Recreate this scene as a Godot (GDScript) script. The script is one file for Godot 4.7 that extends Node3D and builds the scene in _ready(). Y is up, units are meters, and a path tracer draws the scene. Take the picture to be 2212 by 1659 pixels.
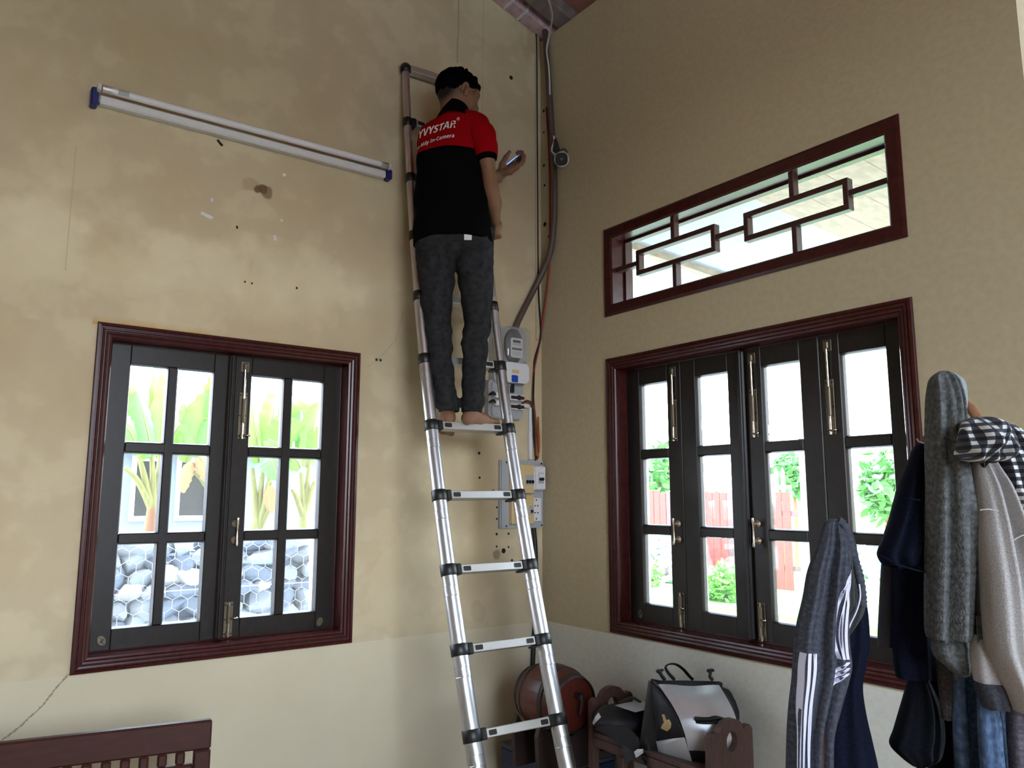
extends Node3D

const W := 2212.0
const H := 1659.0
const FOCAL := 1684.03
const EYE := Vector3(-2.6397, 1.55, 3.2982)
var view := Basis()
var names := {}
var M := {}
var rng := RandomNumberGenerator.new()

func _ready() -> void:
	rng.seed = 7
	view = Basis(Vector3.UP, -0.6366) * Basis(Vector3.RIGHT, 0.1458) * Basis(Vector3.BACK, 0.0016)
	var cam := Camera3D.new()
	cam.name = "photo_camera"
	cam.transform = Transform3D(view, EYE)
	cam.fov = rad_to_deg(2.0 * atan(H / 2.0 / FOCAL))
	cam.near = 0.05
	cam.far = 200.0
	add_child(cam)
	cam.current = true
	var env := Environment.new()
	var sky := Sky.new()
	var sm := ProceduralSkyMaterial.new()
	sm.sky_top_color = Color(0.80, 0.90, 1.0)
	sm.sky_horizon_color = Color(0.97, 0.98, 1.0)
	sm.ground_horizon_color = Color(0.72, 0.72, 0.70)
	sm.ground_bottom_color = Color(0.45, 0.45, 0.42)
	sm.sky_energy_multiplier = 6.0
	sm.ground_energy_multiplier = 3.0
	sm.sun_angle_max = 1.0
	sky.sky_material = sm
	env.background_mode = Environment.BG_SKY
	env.sky = sky
	env.tonemap_mode = Environment.TONE_MAPPER_LINEAR
	env.tonemap_exposure = 0.42
	env.sdfgi_enabled = true
	env.ssao_enabled = true
	env.ssil_enabled = true
	var we := WorldEnvironment.new()
	we.name = "world"
	we.environment = env
	add_child(we)
	var sun := DirectionalLight3D.new()
	sun.name = "sun"
	sun.light_color = Color(1.0, 0.95, 0.86)
	sun.light_energy = 5.0
	sun.light_angular_distance = 0.6
	sun.shadow_enabled = true
	sun.look_at_from_position(Vector3(2.6, 8.0, -2.2), Vector3.ZERO)
	add_child(sun)
	materials()
	room()
	windows()
	roof()
	outdoors()
	ladder()
	person()
	electrics()
	lamp()
	corner_things()
	coat_rack()
	seat_back()

# ---- pixels of the photograph to points of the place, at a known distance or plane
func ray(u: float, v: float) -> Vector3:
	return view * Vector3((u - W / 2) / FOCAL, -(v - H / 2) / FOCAL, -1.0)

func pt(u: float, v: float, d: float) -> Vector3:
	return EYE + ray(u, v) * d

func wz(u: float, v: float, z := 0.0) -> Vector3:
	var r := ray(u, v)
	return EYE + r * ((z - EYE.z) / r.z)

func wx(u: float, v: float, x := 0.0) -> Vector3:
	var r := ray(u, v)
	return EYE + r * ((x - EYE.x) / r.x)

# ---- naming
func numbered(n: String) -> String:
	if not names.has(n):
		names[n] = 0
		return n
	names[n] += 1
	return "%s_%03d" % [n, names[n]]

func tag(o: Node, label: String, category: String, group := "", kind := "") -> Node:
	if label: o.set_meta("label", label)
	if category: o.set_meta("category", category)
	if group: o.set_meta("group", group)
	if kind: o.set_meta("kind", kind)
	return o

func thing(called: String, label: String, category: String, at := Vector3.ZERO, group := "", kind := "") -> Node3D:
	var o := Node3D.new()
	o.name = numbered(called)
	o.position = at
	add_child(o)
	tag(o, label, category, group, kind)
	return o

func copy(o: Node3D, at: Vector3, label := "") -> Node3D:
	var c: Node3D = o.duplicate()
	c.name = numbered(str(o.name).get_slice("_0", 0))
	add_child(c)
	c.position = at
	if label: c.set_meta("label", label)
	return c

# ---- meshes
func S() -> SurfaceTool:
	var st := SurfaceTool.new()
	st.begin(Mesh.PRIMITIVE_TRIANGLES)
	st.set_smooth_group(-1)
	return st

func put(st: SurfaceTool, called: String, m: Material, parent: Node3D = self, xf := Transform3D()) -> MeshInstance3D:
	st.generate_normals()
	return put_mesh(st.commit(), called, m, parent, xf)

func put_mesh(mesh: Mesh, called: String, m: Material, parent: Node3D = self, xf := Transform3D()) -> MeshInstance3D:
	var o := MeshInstance3D.new()
	o.mesh = mesh
	o.material_override = m
	o.name = numbered(called) if parent == self else called
	parent.add_child(o, true)
	o.transform = xf
	return o

func tri(st: SurfaceTool, a: Vector3, b: Vector3, c: Vector3) -> void:
	st.add_vertex(a); st.add_vertex(c); st.add_vertex(b)

func quad(st: SurfaceTool, a: Vector3, b: Vector3, c: Vector3, d: Vector3) -> void:
	tri(st, a, b, c); tri(st, a, c, d)

func quv(st: SurfaceTool, p: Array, uv: Array) -> void:
	for i in [0, 2, 1, 0, 3, 2]:
		st.set_uv(uv[i]); st.add_vertex(p[i])

# box with chamfered edges
func box(st: SurfaceTool, c: Vector3, s: Vector3, b := 0.002, basis := Basis()) -> void:
	var h := s / 2
	b = minf(b, minf(h.x, minf(h.y, h.z)) * 0.9)
	var f := func(sx: int, sy: int, sz: int, ax: int) -> Vector3:
		var v := Vector3(sx * h.x, sy * h.y, sz * h.z)
		for k in 3:
			if k != ax: v[k] -= signf(v[k]) * b
		return c + basis * v
	for ax in 3:
		for sg: int in [-1, 1]:
			var q := []
			for e: Array in [[-1, -1], [1, -1], [1, 1], [-1, 1]]:
				var v := [0, 0, 0]
				v[ax] = sg; v[(ax + 1) % 3] = e[0]; v[(ax + 2) % 3] = e[1]
				q.append(f.call(v[0], v[1], v[2], ax))
			if sg > 0: quad(st, q[0], q[1], q[2], q[3])
			else: quad(st, q[3], q[2], q[1], q[0])
	if b < 0.0004: return
	for ax in 3:
		var a1 := (ax + 1) % 3
		var a2 := (ax + 2) % 3
		for e: Array in [[1, 1], [-1, 1], [-1, -1], [1, -1]]:
			var v0 := [0, 0, 0]; var v1 := [0, 0, 0]
			v0[ax] = -1; v1[ax] = 1
			v0[a1] = e[0]; v1[a1] = e[0]; v0[a2] = e[1]; v1[a2] = e[1]
			var p: Vector3 = f.call(v0[0], v0[1], v0[2], a1)
			var q: Vector3 = f.call(v1[0], v1[1], v1[2], a1)
			var r: Vector3 = f.call(v1[0], v1[1], v1[2], a2)
			var t: Vector3 = f.call(v0[0], v0[1], v0[2], a2)
			if e[0] * e[1] > 0: quad(st, p, t, r, q)
			else: quad(st, p, q, r, t)
	for sx: int in [-1, 1]:
		for sy: int in [-1, 1]:
			for sz: int in [-1, 1]:
				var p: Vector3 = f.call(sx, sy, sz, 0)
				var q: Vector3 = f.call(sx, sy, sz, 1)
				var r: Vector3 = f.call(sx, sy, sz, 2)
				if sx * sy * sz > 0: tri(st, p, q, r)
				else: tri(st, p, r, q)

func frame_of(d: Vector3) -> Basis:
	var y := d.normalized()
	var x := (Vector3.RIGHT if absf(y.x) < 0.8 else Vector3.BACK)
	x = (x - y * x.dot(y)).normalized()
	return Basis(x, y, x.cross(y))

# tube along a line, radius a number or one per point
func tube(st: SurfaceTool, p: Array, r: Variant, n := 10, caps := true, flat := 1.0) -> void:
	st.set_smooth_group(1)
	var rings := []
	var fr := frame_of(p[1] - p[0])
	for i in p.size():
		var d: Vector3 = (p[mini(i + 1, p.size() - 1)] - p[maxi(i - 1, 0)]).normalized()
		var x := (fr.x - d * fr.x.dot(d)).normalized()
		fr = Basis(x, d, x.cross(d))
		var rr: float = r[i] if r is Array else r
		var g := []
		for k in n:
			var a := TAU * k / n
			g.append(p[i] + fr.x * cos(a) * rr + fr.z * sin(a) * rr * flat)
		rings.append(g)
	loft(st, rings, caps)

func loft(st: SurfaceTool, rings: Array, caps := true) -> void:
	st.set_smooth_group(1)
	var n: int = rings[0].size()
	for i in rings.size() - 1:
		for k in n:
			var l := (k + 1) % n
			quad(st, rings[i][k], rings[i + 1][k], rings[i + 1][l], rings[i][l])
	st.set_smooth_group(-1)
	if caps:
		for e: int in [0, rings.size() - 1]:
			var c := Vector3.ZERO
			for q: Vector3 in rings[e]: c += q
			c /= n
			for k in n:
				var l := (k + 1) % n
				if e == 0: tri(st, c, rings[e][k], rings[e][l])
				else: tri(st, c, rings[e][l], rings[e][k])

# profile of (radius, height) turned round the axis y of xf
func lathe(st: SurfaceTool, prof: Array, n := 24, xf := Transform3D(), sharp := false) -> void:
	st.set_smooth_group(-1 if sharp else 1)
	for i in prof.size() - 1:
		for k in n:
			var a := TAU * k / n
			var b := TAU * (k + 1) / n
			var q := func(pr: Vector2, t: float) -> Vector3: return xf * Vector3(pr.x * cos(t), pr.y, pr.x * sin(t))
			var p0: Vector3 = q.call(prof[i], a); var p1: Vector3 = q.call(prof[i + 1], a)
			var p2: Vector3 = q.call(prof[i + 1], b); var p3: Vector3 = q.call(prof[i], b)
			if prof[i + 1].x > 0.00001: tri(st, p0, p1, p2)
			if prof[i].x > 0.00001: tri(st, p0, p2, p3)
	st.set_smooth_group(-1)

# polygon in the plane xy of xf, from z = h0 to h1
func slab(st: SurfaceTool, poly: PackedVector2Array, h0: float, h1: float, xf := Transform3D(), smooth := false) -> void:
	if Geometry2D.is_polygon_clockwise(poly): poly.reverse()
	var t := Geometry2D.triangulate_polygon(poly)
	st.set_smooth_group(-1)
	for i in range(0, t.size(), 3):
		var a := poly[t[i]]; var b := poly[t[i + 1]]; var c := poly[t[i + 2]]
		if (b - a).cross(c - a) < 0: var w := b; b = c; c = w
		tri(st, xf * Vector3(a.x, a.y, h1), xf * Vector3(b.x, b.y, h1), xf * Vector3(c.x, c.y, h1))
		tri(st, xf * Vector3(a.x, a.y, h0), xf * Vector3(c.x, c.y, h0), xf * Vector3(b.x, b.y, h0))
	if smooth: st.set_smooth_group(2)
	for i in poly.size():
		var a := poly[i]; var b := poly[(i + 1) % poly.size()]
		quad(st, xf * Vector3(a.x, a.y, h0), xf * Vector3(b.x, b.y, h0), xf * Vector3(b.x, b.y, h1), xf * Vector3(a.x, a.y, h1))
	st.set_smooth_group(-1)

func rrect(w: float, h: float, r: float, n := 5) -> PackedVector2Array:
	var p := PackedVector2Array()
	for q in 4:
		var c := Vector2((w / 2 - r) * (1 if q in [0, 3] else -1), (h / 2 - r) * (1 if q in [0, 1] else -1))
		for i in n + 1:
			var a := PI / 2 * (q + float(i) / n)
			p.append(c + Vector2(cos(a), sin(a)) * r)
	return p

# moulding mitred round a rectangle of the plane xy of xf; prof = (inset from the outer edge, height)
func moulding(st: SurfaceTool, x0: float, x1: float, y0: float, y1: float, prof: Array, xf: Transform3D) -> void:
	st.set_smooth_group(-1)
	for i in prof.size() - 1:
		var a: Vector2 = prof[i]; var b: Vector2 = prof[i + 1]
		var ca := [Vector3(x0 + a.x, y0 + a.x, a.y), Vector3(x1 - a.x, y0 + a.x, a.y), Vector3(x1 - a.x, y1 - a.x, a.y), Vector3(x0 + a.x, y1 - a.x, a.y)]
		var cb := [Vector3(x0 + b.x, y0 + b.x, b.y), Vector3(x1 - b.x, y0 + b.x, b.y), Vector3(x1 - b.x, y1 - b.x, b.y), Vector3(x0 + b.x, y1 - b.x, b.y)]
		for k in 4:
			var l := (k + 1) % 4
			quad(st, xf * ca[k], xf * ca[l], xf * cb[l], xf * cb[k])

func spline(p: Array, n := 6) -> Array:
	var o := []
	for i in p.size() - 1:
		var a = p[maxi(i - 1, 0)]; var b = p[i]; var c = p[i + 1]; var d = p[mini(i + 2, p.size() - 1)]
		for k in n:
			var t := float(k) / n
			o.append(0.5 * (2 * b + (c - a) * t + (2 * a - 5 * b + 4 * c - d) * t * t + (3 * b - a - 3 * c + d) * t * t * t))
	o.append(p[-1])
	return o

# smooth union of tapered capsules [a, b, ra, rb], meshed as surface nets
func field(bones: Array, cell: float, k: float, amp := 0.0, noise: Noise = null, cuts: Array = []) -> Dictionary:
	var lo := Vector3.INF
	var hi := -Vector3.INF
	for b: Array in bones:
		var r := maxf(b[2], b[3]) + cell * 3 + amp
		for e: int in 2:
			lo = lo.min(b[e] - Vector3.ONE * r); hi = hi.max(b[e] + Vector3.ONE * r)
	var n := Vector3i(((hi - lo) / cell).ceil()) + Vector3i.ONE
	var f := PackedFloat32Array()
	f.resize(n.x * n.y * n.z)
	f.fill(1.0)
	var sx := 1
	var sy := n.x
	var sz := n.x * n.y
	for b: Array in bones:
		var a: Vector3 = b[0]
		var ab: Vector3 = b[1] - a
		var inv := 1.0 / maxf(ab.length_squared(), 1e-9)
		var ra: float = b[2]
		var dr: float = b[3] - ra
		var r := maxf(b[2], b[3]) + k + cell * 3
		var p0 := Vector3i(((a.min(b[1]) - Vector3.ONE * r - lo) / cell).floor()).clamp(Vector3i.ZERO, n - Vector3i.ONE)
		var p1 := Vector3i(((a.max(b[1]) + Vector3.ONE * r - lo) / cell).ceil()).clamp(Vector3i.ZERO, n - Vector3i.ONE)
		for z in range(p0.z, p1.z + 1):
			for y in range(p0.y, p1.y + 1):
				var i := z * sz + y * sy + p0.x
				var p := lo + Vector3(p0.x, y, z) * cell - a
				for x in range(p0.x, p1.x + 1):
					var t := clampf(p.dot(ab) * inv, 0.0, 1.0)
					var d := (p - ab * t).length() - ra - dr * t
					var c := f[i]
					var h := k - absf(c - d)
					f[i] = minf(c, d) - (h * h / (4.0 * k) if h > 0.0 else 0.0)
					i += 1
					p.x += cell
	for z in n.z:
		for y in n.y:
			var i := z * sz + y * sy
			for x in n.x:
				if absf(f[i]) < 0.05:
					var p := lo + Vector3(x, y, z) * cell
					if amp > 0.0: f[i] += amp * noise.get_noise_3dv(p)
				i += 1
	if cuts:
		for z in n.z:
			for y in n.y:
				var i := z * sz + y * sy
				for x in n.x:
					if f[i] < 0.05:
						var p := lo + Vector3(x, y, z) * cell
						for c: Callable in cuts: f[i] = maxf(f[i], c.call(p))
					i += 1
	var at := PackedInt32Array()
	at.resize(f.size())
	at.fill(-1)
	var vs := PackedVector3Array()
	var off := [0, sx, sy, sx + sy, sz, sx + sz, sy + sz, sx + sy + sz]
	var cor := [Vector3(0, 0, 0), Vector3(1, 0, 0), Vector3(0, 1, 0), Vector3(1, 1, 0), Vector3(0, 0, 1), Vector3(1, 0, 1), Vector3(0, 1, 1), Vector3(1, 1, 1)]
	var edges := [[0, 1], [2, 3], [4, 5], [6, 7], [0, 2], [1, 3], [4, 6], [5, 7], [0, 4], [1, 5], [2, 6], [3, 7]]
	for z in n.z - 1:
		for y in n.y - 1:
			var i := z * sz + y * sy - 1
			for x in n.x - 1:
				i += 1
				if absf(f[i]) > cell * 2.5: continue
				var neg := 0
				for o: int in off:
					if f[i + o] < 0.0: neg += 1
				if neg == 0 or neg == 8: continue
				var s := Vector3.ZERO
				var m := 0
				for e: Array in edges:
					var u := f[i + off[e[0]]]
					var w := f[i + off[e[1]]]
					if (u < 0.0) != (w < 0.0):
						s += cor[e[0]].lerp(cor[e[1]], u / (u - w))
						m += 1
				at[i] = vs.size()
				vs.append(lo + (Vector3(x, y, z) + s / m) * cell)
	var ix := PackedInt32Array()
	var dirs := [[sx, sy, sz], [sy, sz, sx], [sz, sx, sy]]
	for z in range(1, n.z - 1):
		for y in range(1, n.y - 1):
			var i := z * sz + y * sy
			for x in range(1, n.x - 1):
				i += 1
				if at[i] < 0 and absf(f[i]) > cell * 2.5: continue
				for d: Array in dirs:
					var u := f[i]
					var w := f[i + d[0]]
					if (u < 0.0) == (w < 0.0): continue
					var a := at[i]; var b := at[i - d[1]]; var c := at[i - d[1] - d[2]]; var e := at[i - d[2]]
					if a < 0 or b < 0 or c < 0 or e < 0: continue
					if u < 0.0: ix.append_array([a, c, b, a, e, c])
					else: ix.append_array([a, b, c, a, c, e])
	return {"v": vs, "i": ix, "f": f, "lo": lo, "n": n, "c": cell}

func sample(F: Dictionary, p: Vector3) -> float:
	var q: Vector3 = (p - F.lo) / F.c
	var n: Vector3i = F.n
	var b := Vector3i(q.floor()).clamp(Vector3i.ZERO, n - Vector3i(2, 2, 2))
	var t := (q - Vector3(b)).clampf(0.0, 1.0)
	var i := b.z * n.x * n.y + b.y * n.x + b.x
	var f: PackedFloat32Array = F.f
	var s := n.x
	var l := n.x * n.y
	return lerpf(lerpf(lerpf(f[i], f[i + 1], t.x), lerpf(f[i + s], f[i + s + 1], t.x), t.y), lerpf(lerpf(f[i + l], f[i + l + 1], t.x), lerpf(f[i + l + s], f[i + l + s + 1], t.x), t.y), t.z)

# a mesh of vertices and triangles with smooth normals, only the vertices that are used
func skin(vs: PackedVector3Array, ix: PackedInt32Array, colour: Variant = null) -> ArrayMesh:
	var nn := PackedVector3Array()
	nn.resize(vs.size())
	for i in range(0, ix.size(), 3):
		var a := ix[i]; var b := ix[i + 1]; var c := ix[i + 2]
		var q := (vs[c] - vs[a]).cross(vs[b] - vs[a])
		nn[a] += q; nn[b] += q; nn[c] += q
	var to := {}
	var v2 := PackedVector3Array()
	var n2 := PackedVector3Array()
	var i2 := PackedInt32Array()
	var c2 := PackedColorArray()
	for i in ix:
		if not to.has(i):
			to[i] = v2.size()
			v2.append(vs[i]); n2.append(nn[i].normalized())
			if colour != null: c2.append(colour.call(vs[i]))
		i2.append(to[i])
	var arr := []
	arr.resize(Mesh.ARRAY_MAX)
	arr[Mesh.ARRAY_VERTEX] = v2
	arr[Mesh.ARRAY_NORMAL] = n2
	arr[Mesh.ARRAY_INDEX] = i2
	if colour != null: arr[Mesh.ARRAY_COLOR] = c2
	var mesh := ArrayMesh.new()
	mesh.add_surface_from_arrays(Mesh.PRIMITIVE_TRIANGLES, arr)
	return mesh

# triangles of a field sorted into regions; border vertices are moved onto the border g = 0 so that it is crisp
func split(F: Dictionary, g: Callable) -> Array:
	var vs: PackedVector3Array = F.v
	var c: float = F.c
	for i in vs.size():
		var p := vs[i]
		var d: float = g.call(p)
		if absf(d) < c * 0.55:
			var e := 0.001
			var gr := Vector3(g.call(p + Vector3(e, 0, 0)) - d, g.call(p + Vector3(0, e, 0)) - d, g.call(p + Vector3(0, 0, e)) - d) / e
			if gr.length_squared() > 0.05: vs[i] = p - gr * d / gr.length_squared()
	F.v = vs
	var a := PackedInt32Array()
	var b := PackedInt32Array()
	var ix: PackedInt32Array = F.i
	for i in range(0, ix.size(), 3):
		var m: float = g.call((vs[ix[i]] + vs[ix[i + 1]] + vs[ix[i + 2]]) / 3.0)
		if m < 0.0: a.append_array([ix[i], ix[i + 1], ix[i + 2]])
		else: b.append_array([ix[i], ix[i + 1], ix[i + 2]])
	return [a, b]

# ---- materials
func noise_tex(freq: float, kind := "color", lo := Color.BLACK, hi := Color.WHITE, size := 256, oct := 4, stretch := Vector2.ONE, bump := 2.0) -> Texture2D:
	var n := FastNoiseLite.new()
	n.seed = int(freq * 1000) + oct
	n.noise_type = FastNoiseLite.TYPE_SIMPLEX_SMOOTH
	n.frequency = freq
	n.fractal_octaves = oct
	var im := n.get_seamless_image(size, size)
	if stretch != Vector2.ONE:
		im.resize(int(size / stretch.x), int(size / stretch.y), Image.INTERPOLATE_BILINEAR)
		im.resize(size, size, Image.INTERPOLATE_BILINEAR)
	im.convert(Image.FORMAT_RGBA8)
	if kind == "normal":
		im.bump_map_to_normal_map(bump)
	else:
		for y in size:
			for x in size:
				im.set_pixel(x, y, lo.lerp(hi, im.get_pixel(x, y).r))
	return ImageTexture.create_from_image(im)

func mat(c: Color, rough := 0.6, metal := 0.0, more := {}) -> StandardMaterial3D:
	var m := StandardMaterial3D.new()
	m.albedo_color = c
	m.roughness = rough
	m.metallic = metal
	m.cull_mode = BaseMaterial3D.CULL_DISABLED
	for k: String in more: m.set(k, more[k])
	return m

func tripl(m: StandardMaterial3D, tex: Texture2D, nrm: Texture2D, scale: Vector3, ns := 0.5, in_world := true) -> StandardMaterial3D:
	m.uv1_triplanar = true
	m.uv1_world_triplanar = in_world
	m.uv1_scale = scale
	if tex: m.albedo_texture = tex
	if nrm:
		m.normal_enabled = true
		m.normal_texture = nrm
		m.normal_scale = ns
	return m

func materials() -> void:
	var soft := noise_tex(0.012, "normal", Color.BLACK, Color.WHITE, 512, 5, Vector2.ONE, 3.0)
	var grit := noise_tex(0.06, "normal", Color.BLACK, Color.WHITE, 256, 4, Vector2.ONE, 3.0)
	var cloth := noise_tex(0.09, "normal", Color.BLACK, Color.WHITE, 256, 3, Vector2.ONE, 4.0)
	var grain := noise_tex(0.03, "color", Color(0.72, 0.72, 0.72), Color.WHITE, 256, 4, Vector2(1, 16))
	var mott := noise_tex(0.02, "color", Color(0.955, 0.95, 0.945), Color.WHITE, 512, 5)
	var fuzz := noise_tex(0.05, "color", Color(0.55, 0.56, 0.58), Color(1, 1, 1), 256, 5)
	M.grit = grit; M.cloth_n = cloth; M.mott = mott; M.grain = grain
	M.wall_r = tripl(mat(Color(0.70, 0.645, 0.525), 0.85), mott, grit, Vector3.ONE * 2.6, 0.22)
	M.wall_low = tripl(mat(Color(0.80, 0.79, 0.745), 0.4), mott, grit, Vector3.ONE * 2.6, 0.15)  # lower coat, lightened and cooled to stand in for left window light
	M.wall_l = mat(Color.WHITE, 0.85, 0.0, {"albedo_texture": wall_picture(), "texture_repeat": false})
	M.plaster = tripl(mat(Color(0.70, 0.65, 0.52), 0.85), mott, grit, Vector3.ONE * 0.9, 0.3)
	M.floor = tripl(mat(Color(0.62, 0.52, 0.44), 0.35), mott, null, Vector3.ONE * 0.8)
	M.frame = tripl(mat(Color(0.27, 0.10, 0.095), 0.27, 0.0, {"metallic_specular": 0.4}), grain, null, Vector3(3, 3, 3))
	M.sash = tripl(mat(Color(0.125, 0.095, 0.085), 0.4, 0.0, {"metallic_specular": 0.4}), grain, null, Vector3(3, 3, 3))
	M.fret = tripl(mat(Color(0.27, 0.13, 0.115), 0.4), grain, null, Vector3(3, 3, 3))
	M.glass = mat(Color(0.95, 0.98, 1.0, 0.05), 0.02, 0.0, {"transparency": BaseMaterial3D.TRANSPARENCY_ALPHA})
	M.dirtglass = mat(Color(0.9, 0.93, 0.95, 0.08), 0.05, 0.0, {"transparency": BaseMaterial3D.TRANSPARENCY_ALPHA})
	M.brass = tripl(mat(Color(0.40, 0.36, 0.30), 0.45, 0.7), mott, grit, Vector3.ONE * 12, 0.4)
	M.disc = mat(Color(0.66, 0.58, 0.48), 0.42, 0.5)
	M.chrome = mat(Color(0.82, 0.78, 0.72), 0.18, 1.0)
	M.dark = mat(Color(0.05, 0.045, 0.04), 0.8)
	M.black = mat(Color(0.045, 0.045, 0.05), 0.45)
	M.alu = tripl(mat(Color(0.86, 0.86, 0.88), 0.36, 1.0), noise_tex(0.02, "color", Color(0.80, 0.80, 0.80), Color.WHITE, 256, 4, Vector2(1, 10)), null, Vector3(5, 0.8, 5))
	M.rung = tripl(mat(Color(0.84, 0.84, 0.84), 0.42, 0.9), mott, null, Vector3.ONE * 9)
	M.white = tripl(mat(Color(0.83, 0.83, 0.84), 0.4), mott, null, Vector3.ONE * 4)
	M.grey = tripl(mat(Color(0.62, 0.63, 0.64), 0.5), mott, null, Vector3.ONE * 5)
	M.cream = tripl(mat(Color(0.78, 0.68, 0.49), 0.5), mott, null, Vector3.ONE * 5)
	M.tile = tripl(mat(Color(0.70, 0.46, 0.39), 0.8), mott, grit, Vector3.ONE * 2, 0.6)
	M.beam = tripl(mat(Color(0.82, 0.70, 0.72), 0.7), grain, null, Vector3(2, 2, 2))
	M.beam_dark = tripl(mat(Color(0.52, 0.47, 0.45), 0.75), grain, null, Vector3(2, 2, 2))
	M.wood = tripl(mat(Color(0.27, 0.135, 0.095), 0.5, 0.0, {"metallic_specular": 0.35}), grain, null, Vector3(1.2, 6, 6))
	M.bench = tripl(mat(Color(0.36, 0.25, 0.22), 0.55), grain, grit, Vector3(4, 2, 4), 0.3)
	M.barrel = tripl(mat(Color(0.36, 0.135, 0.085), 0.42), grain, null, Vector3(6, 6, 1.5))
	M.barrel_dark = mat(Color(0.14, 0.075, 0.065), 0.5)
	M.blue = tripl(mat(Color(0.10, 0.155, 0.30), 0.5), mott, grit, Vector3.ONE * 3, 0.4)
	M.navy = tripl(mat(Color(0.10, 0.115, 0.175), 0.9, 0.0, {"metallic_specular": 0.15}), fuzz, cloth, Vector3.ONE * 9, 0.35)
	M.nearblack = tripl(mat(Color(0.085, 0.09, 0.11), 0.9, 0.0, {"metallic_specular": 0.15}), fuzz, cloth, Vector3.ONE * 9, 0.3)
	M.wool = tripl(mat(Color(0.47, 0.48, 0.48), 0.95, 0.0, {"metallic_specular": 0.15}), noise_tex(0.035, "color", Color(0.5, 0.5, 0.5), Color.WHITE, 256, 5), cloth, Vector3.ONE * 7, 1.0)
	M.sweat = tripl(mat(Color(0.74, 0.72, 0.71), 0.95, 0.0, {"metallic_specular": 0.15}), noise_tex(0.08, "color", Color(0.75, 0.75, 0.75), Color.WHITE, 256, 4), cloth, Vector3.ONE * 9, 0.5)
	M.cuffgrey = tripl(mat(Color(0.30, 0.30, 0.32), 0.95, 0.0, {"metallic_specular": 0.15}), fuzz, cloth, Vector3.ONE * 9, 0.5)
	M.track = tripl(mat(Color(0.34, 0.35, 0.385), 0.9, 0.0, {"metallic_specular": 0.15}), noise_tex(0.05, "color", Color(0.55, 0.55, 0.56), Color.WHITE, 256, 4, Vector2(8, 1)), cloth, Vector3.ONE * 6, 0.4)
	M.lining = tripl(mat(Color(0.24, 0.245, 0.24), 0.75), fuzz, cloth, Vector3.ONE * 9, 0.4)
	M.stripe = mat(Color(0.80, 0.79, 0.86), 0.7)
	M.denim = tripl(mat(Color(0.42, 0.50, 0.62), 0.9, 0.0, {"metallic_specular": 0.15}), noise_tex(0.03, "color", Color(0.45, 0.48, 0.52), Color.WHITE, 256, 4, Vector2(1, 6)), cloth, Vector3.ONE * 5, 0.5)
	M.denim2 = tripl(mat(Color(0.22, 0.29, 0.38), 0.9, 0.0, {"metallic_specular": 0.15}), fuzz, cloth, Vector3.ONE * 5, 0.5)
	M.mauve = tripl(mat(Color(0.44, 0.41, 0.44), 0.9, 0.0, {"metallic_specular": 0.15}), fuzz, cloth, Vector3.ONE * 7, 0.4)
	M.knit = tripl(mat(Color(0.36, 0.34, 0.335), 0.95, 0.0, {"metallic_specular": 0.15}), fuzz, cloth, Vector3.ONE * 8, 0.8)
	M.red = tripl(mat(Color(0.52, 0.015, 0.045), 0.85, 0.0, {"metallic_specular": 0.15}), null, cloth, Vector3.ONE * 8, 0.25)
	M.shirt = tripl(mat(Color(0.02, 0.02, 0.022), 0.9, 0.0, {"metallic_specular": 0.15}), null, cloth, Vector3.ONE * 8, 0.3)
	M.jeans = tripl(mat(Color(0.205, 0.205, 0.21), 0.9, 0.0, {"metallic_specular": 0.15}), noise_tex(0.02, "color", Color(0.62, 0.62, 0.64), Color.WHITE, 256, 5), cloth, Vector3.ONE * 5, 0.4)
	M.skin = mat(Color.WHITE, 0.5, 0.0, {"vertex_color_use_as_albedo": true, "metallic_specular": 0.3})
	M.hair = mat(Color(0.02, 0.018, 0.016), 0.85, 0.0, {"metallic_specular": 0.1})
	M.print = mat(Color(0.86, 0.86, 0.86), 0.7)
	M.silver = tripl(mat(Color(0.82, 0.83, 0.85), 0.30, 0.35), mott, noise_tex(0.02, "normal", Color.BLACK, Color.WHITE, 256, 3, Vector2.ONE, 2.0), Vector3.ONE * 3, 0.35)
	M.bagblack = tripl(mat(Color(0.085, 0.09, 0.115), 0.55), null, cloth, Vector3.ONE * 6, 0.35)
	M.stone = tripl(mat(Color(0.52, 0.56, 0.615), 0.9), mott, grit, Vector3.ONE * 4, 0.8)
	M.stone2 = tripl(mat(Color(0.70, 0.72, 0.75), 0.9), mott, grit, Vector3.ONE * 4, 0.8)
	M.stone3 = tripl(mat(Color(0.40, 0.45, 0.53), 0.9), mott, grit, Vector3.ONE * 4, 0.8)  # stone colour darkened and blued to stand in for shade
	M.leaf = mat(Color(0.36, 0.60, 0.20), 0.5, 0.0, {"backlight_enabled": true, "backlight": Color(0.33, 0.45, 0.10)})
	M.leaf2 = mat(Color(0.33, 0.56, 0.27), 0.5, 0.0, {"backlight_enabled": true, "backlight": Color(0.28, 0.40, 0.10)})
	M.deadleaf = mat(Color(0.62, 0.45, 0.30), 0.8)
	M.stalk = tripl(mat(Color(0.56, 0.56, 0.30), 0.6), grain, null, Vector3(6, 1, 6))
	M.trunk = tripl(mat(Color(0.58, 0.40, 0.27), 0.8), grain, null, Vector3(6, 1, 6))
	M.house = tripl(mat(Color(0.47, 0.515, 0.57), 0.8), mott, null, Vector3.ONE)
	M.shade = mat(Color(0.16, 0.145, 0.135), 0.4)
	M.plank = tripl(mat(Color(0.60, 0.24, 0.19), 0.75), grain, null, Vector3(5, 1, 5))
	M.plank2 = tripl(mat(Color(0.40, 0.30, 0.29), 0.75), grain, null, Vector3(5, 1, 5))
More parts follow.
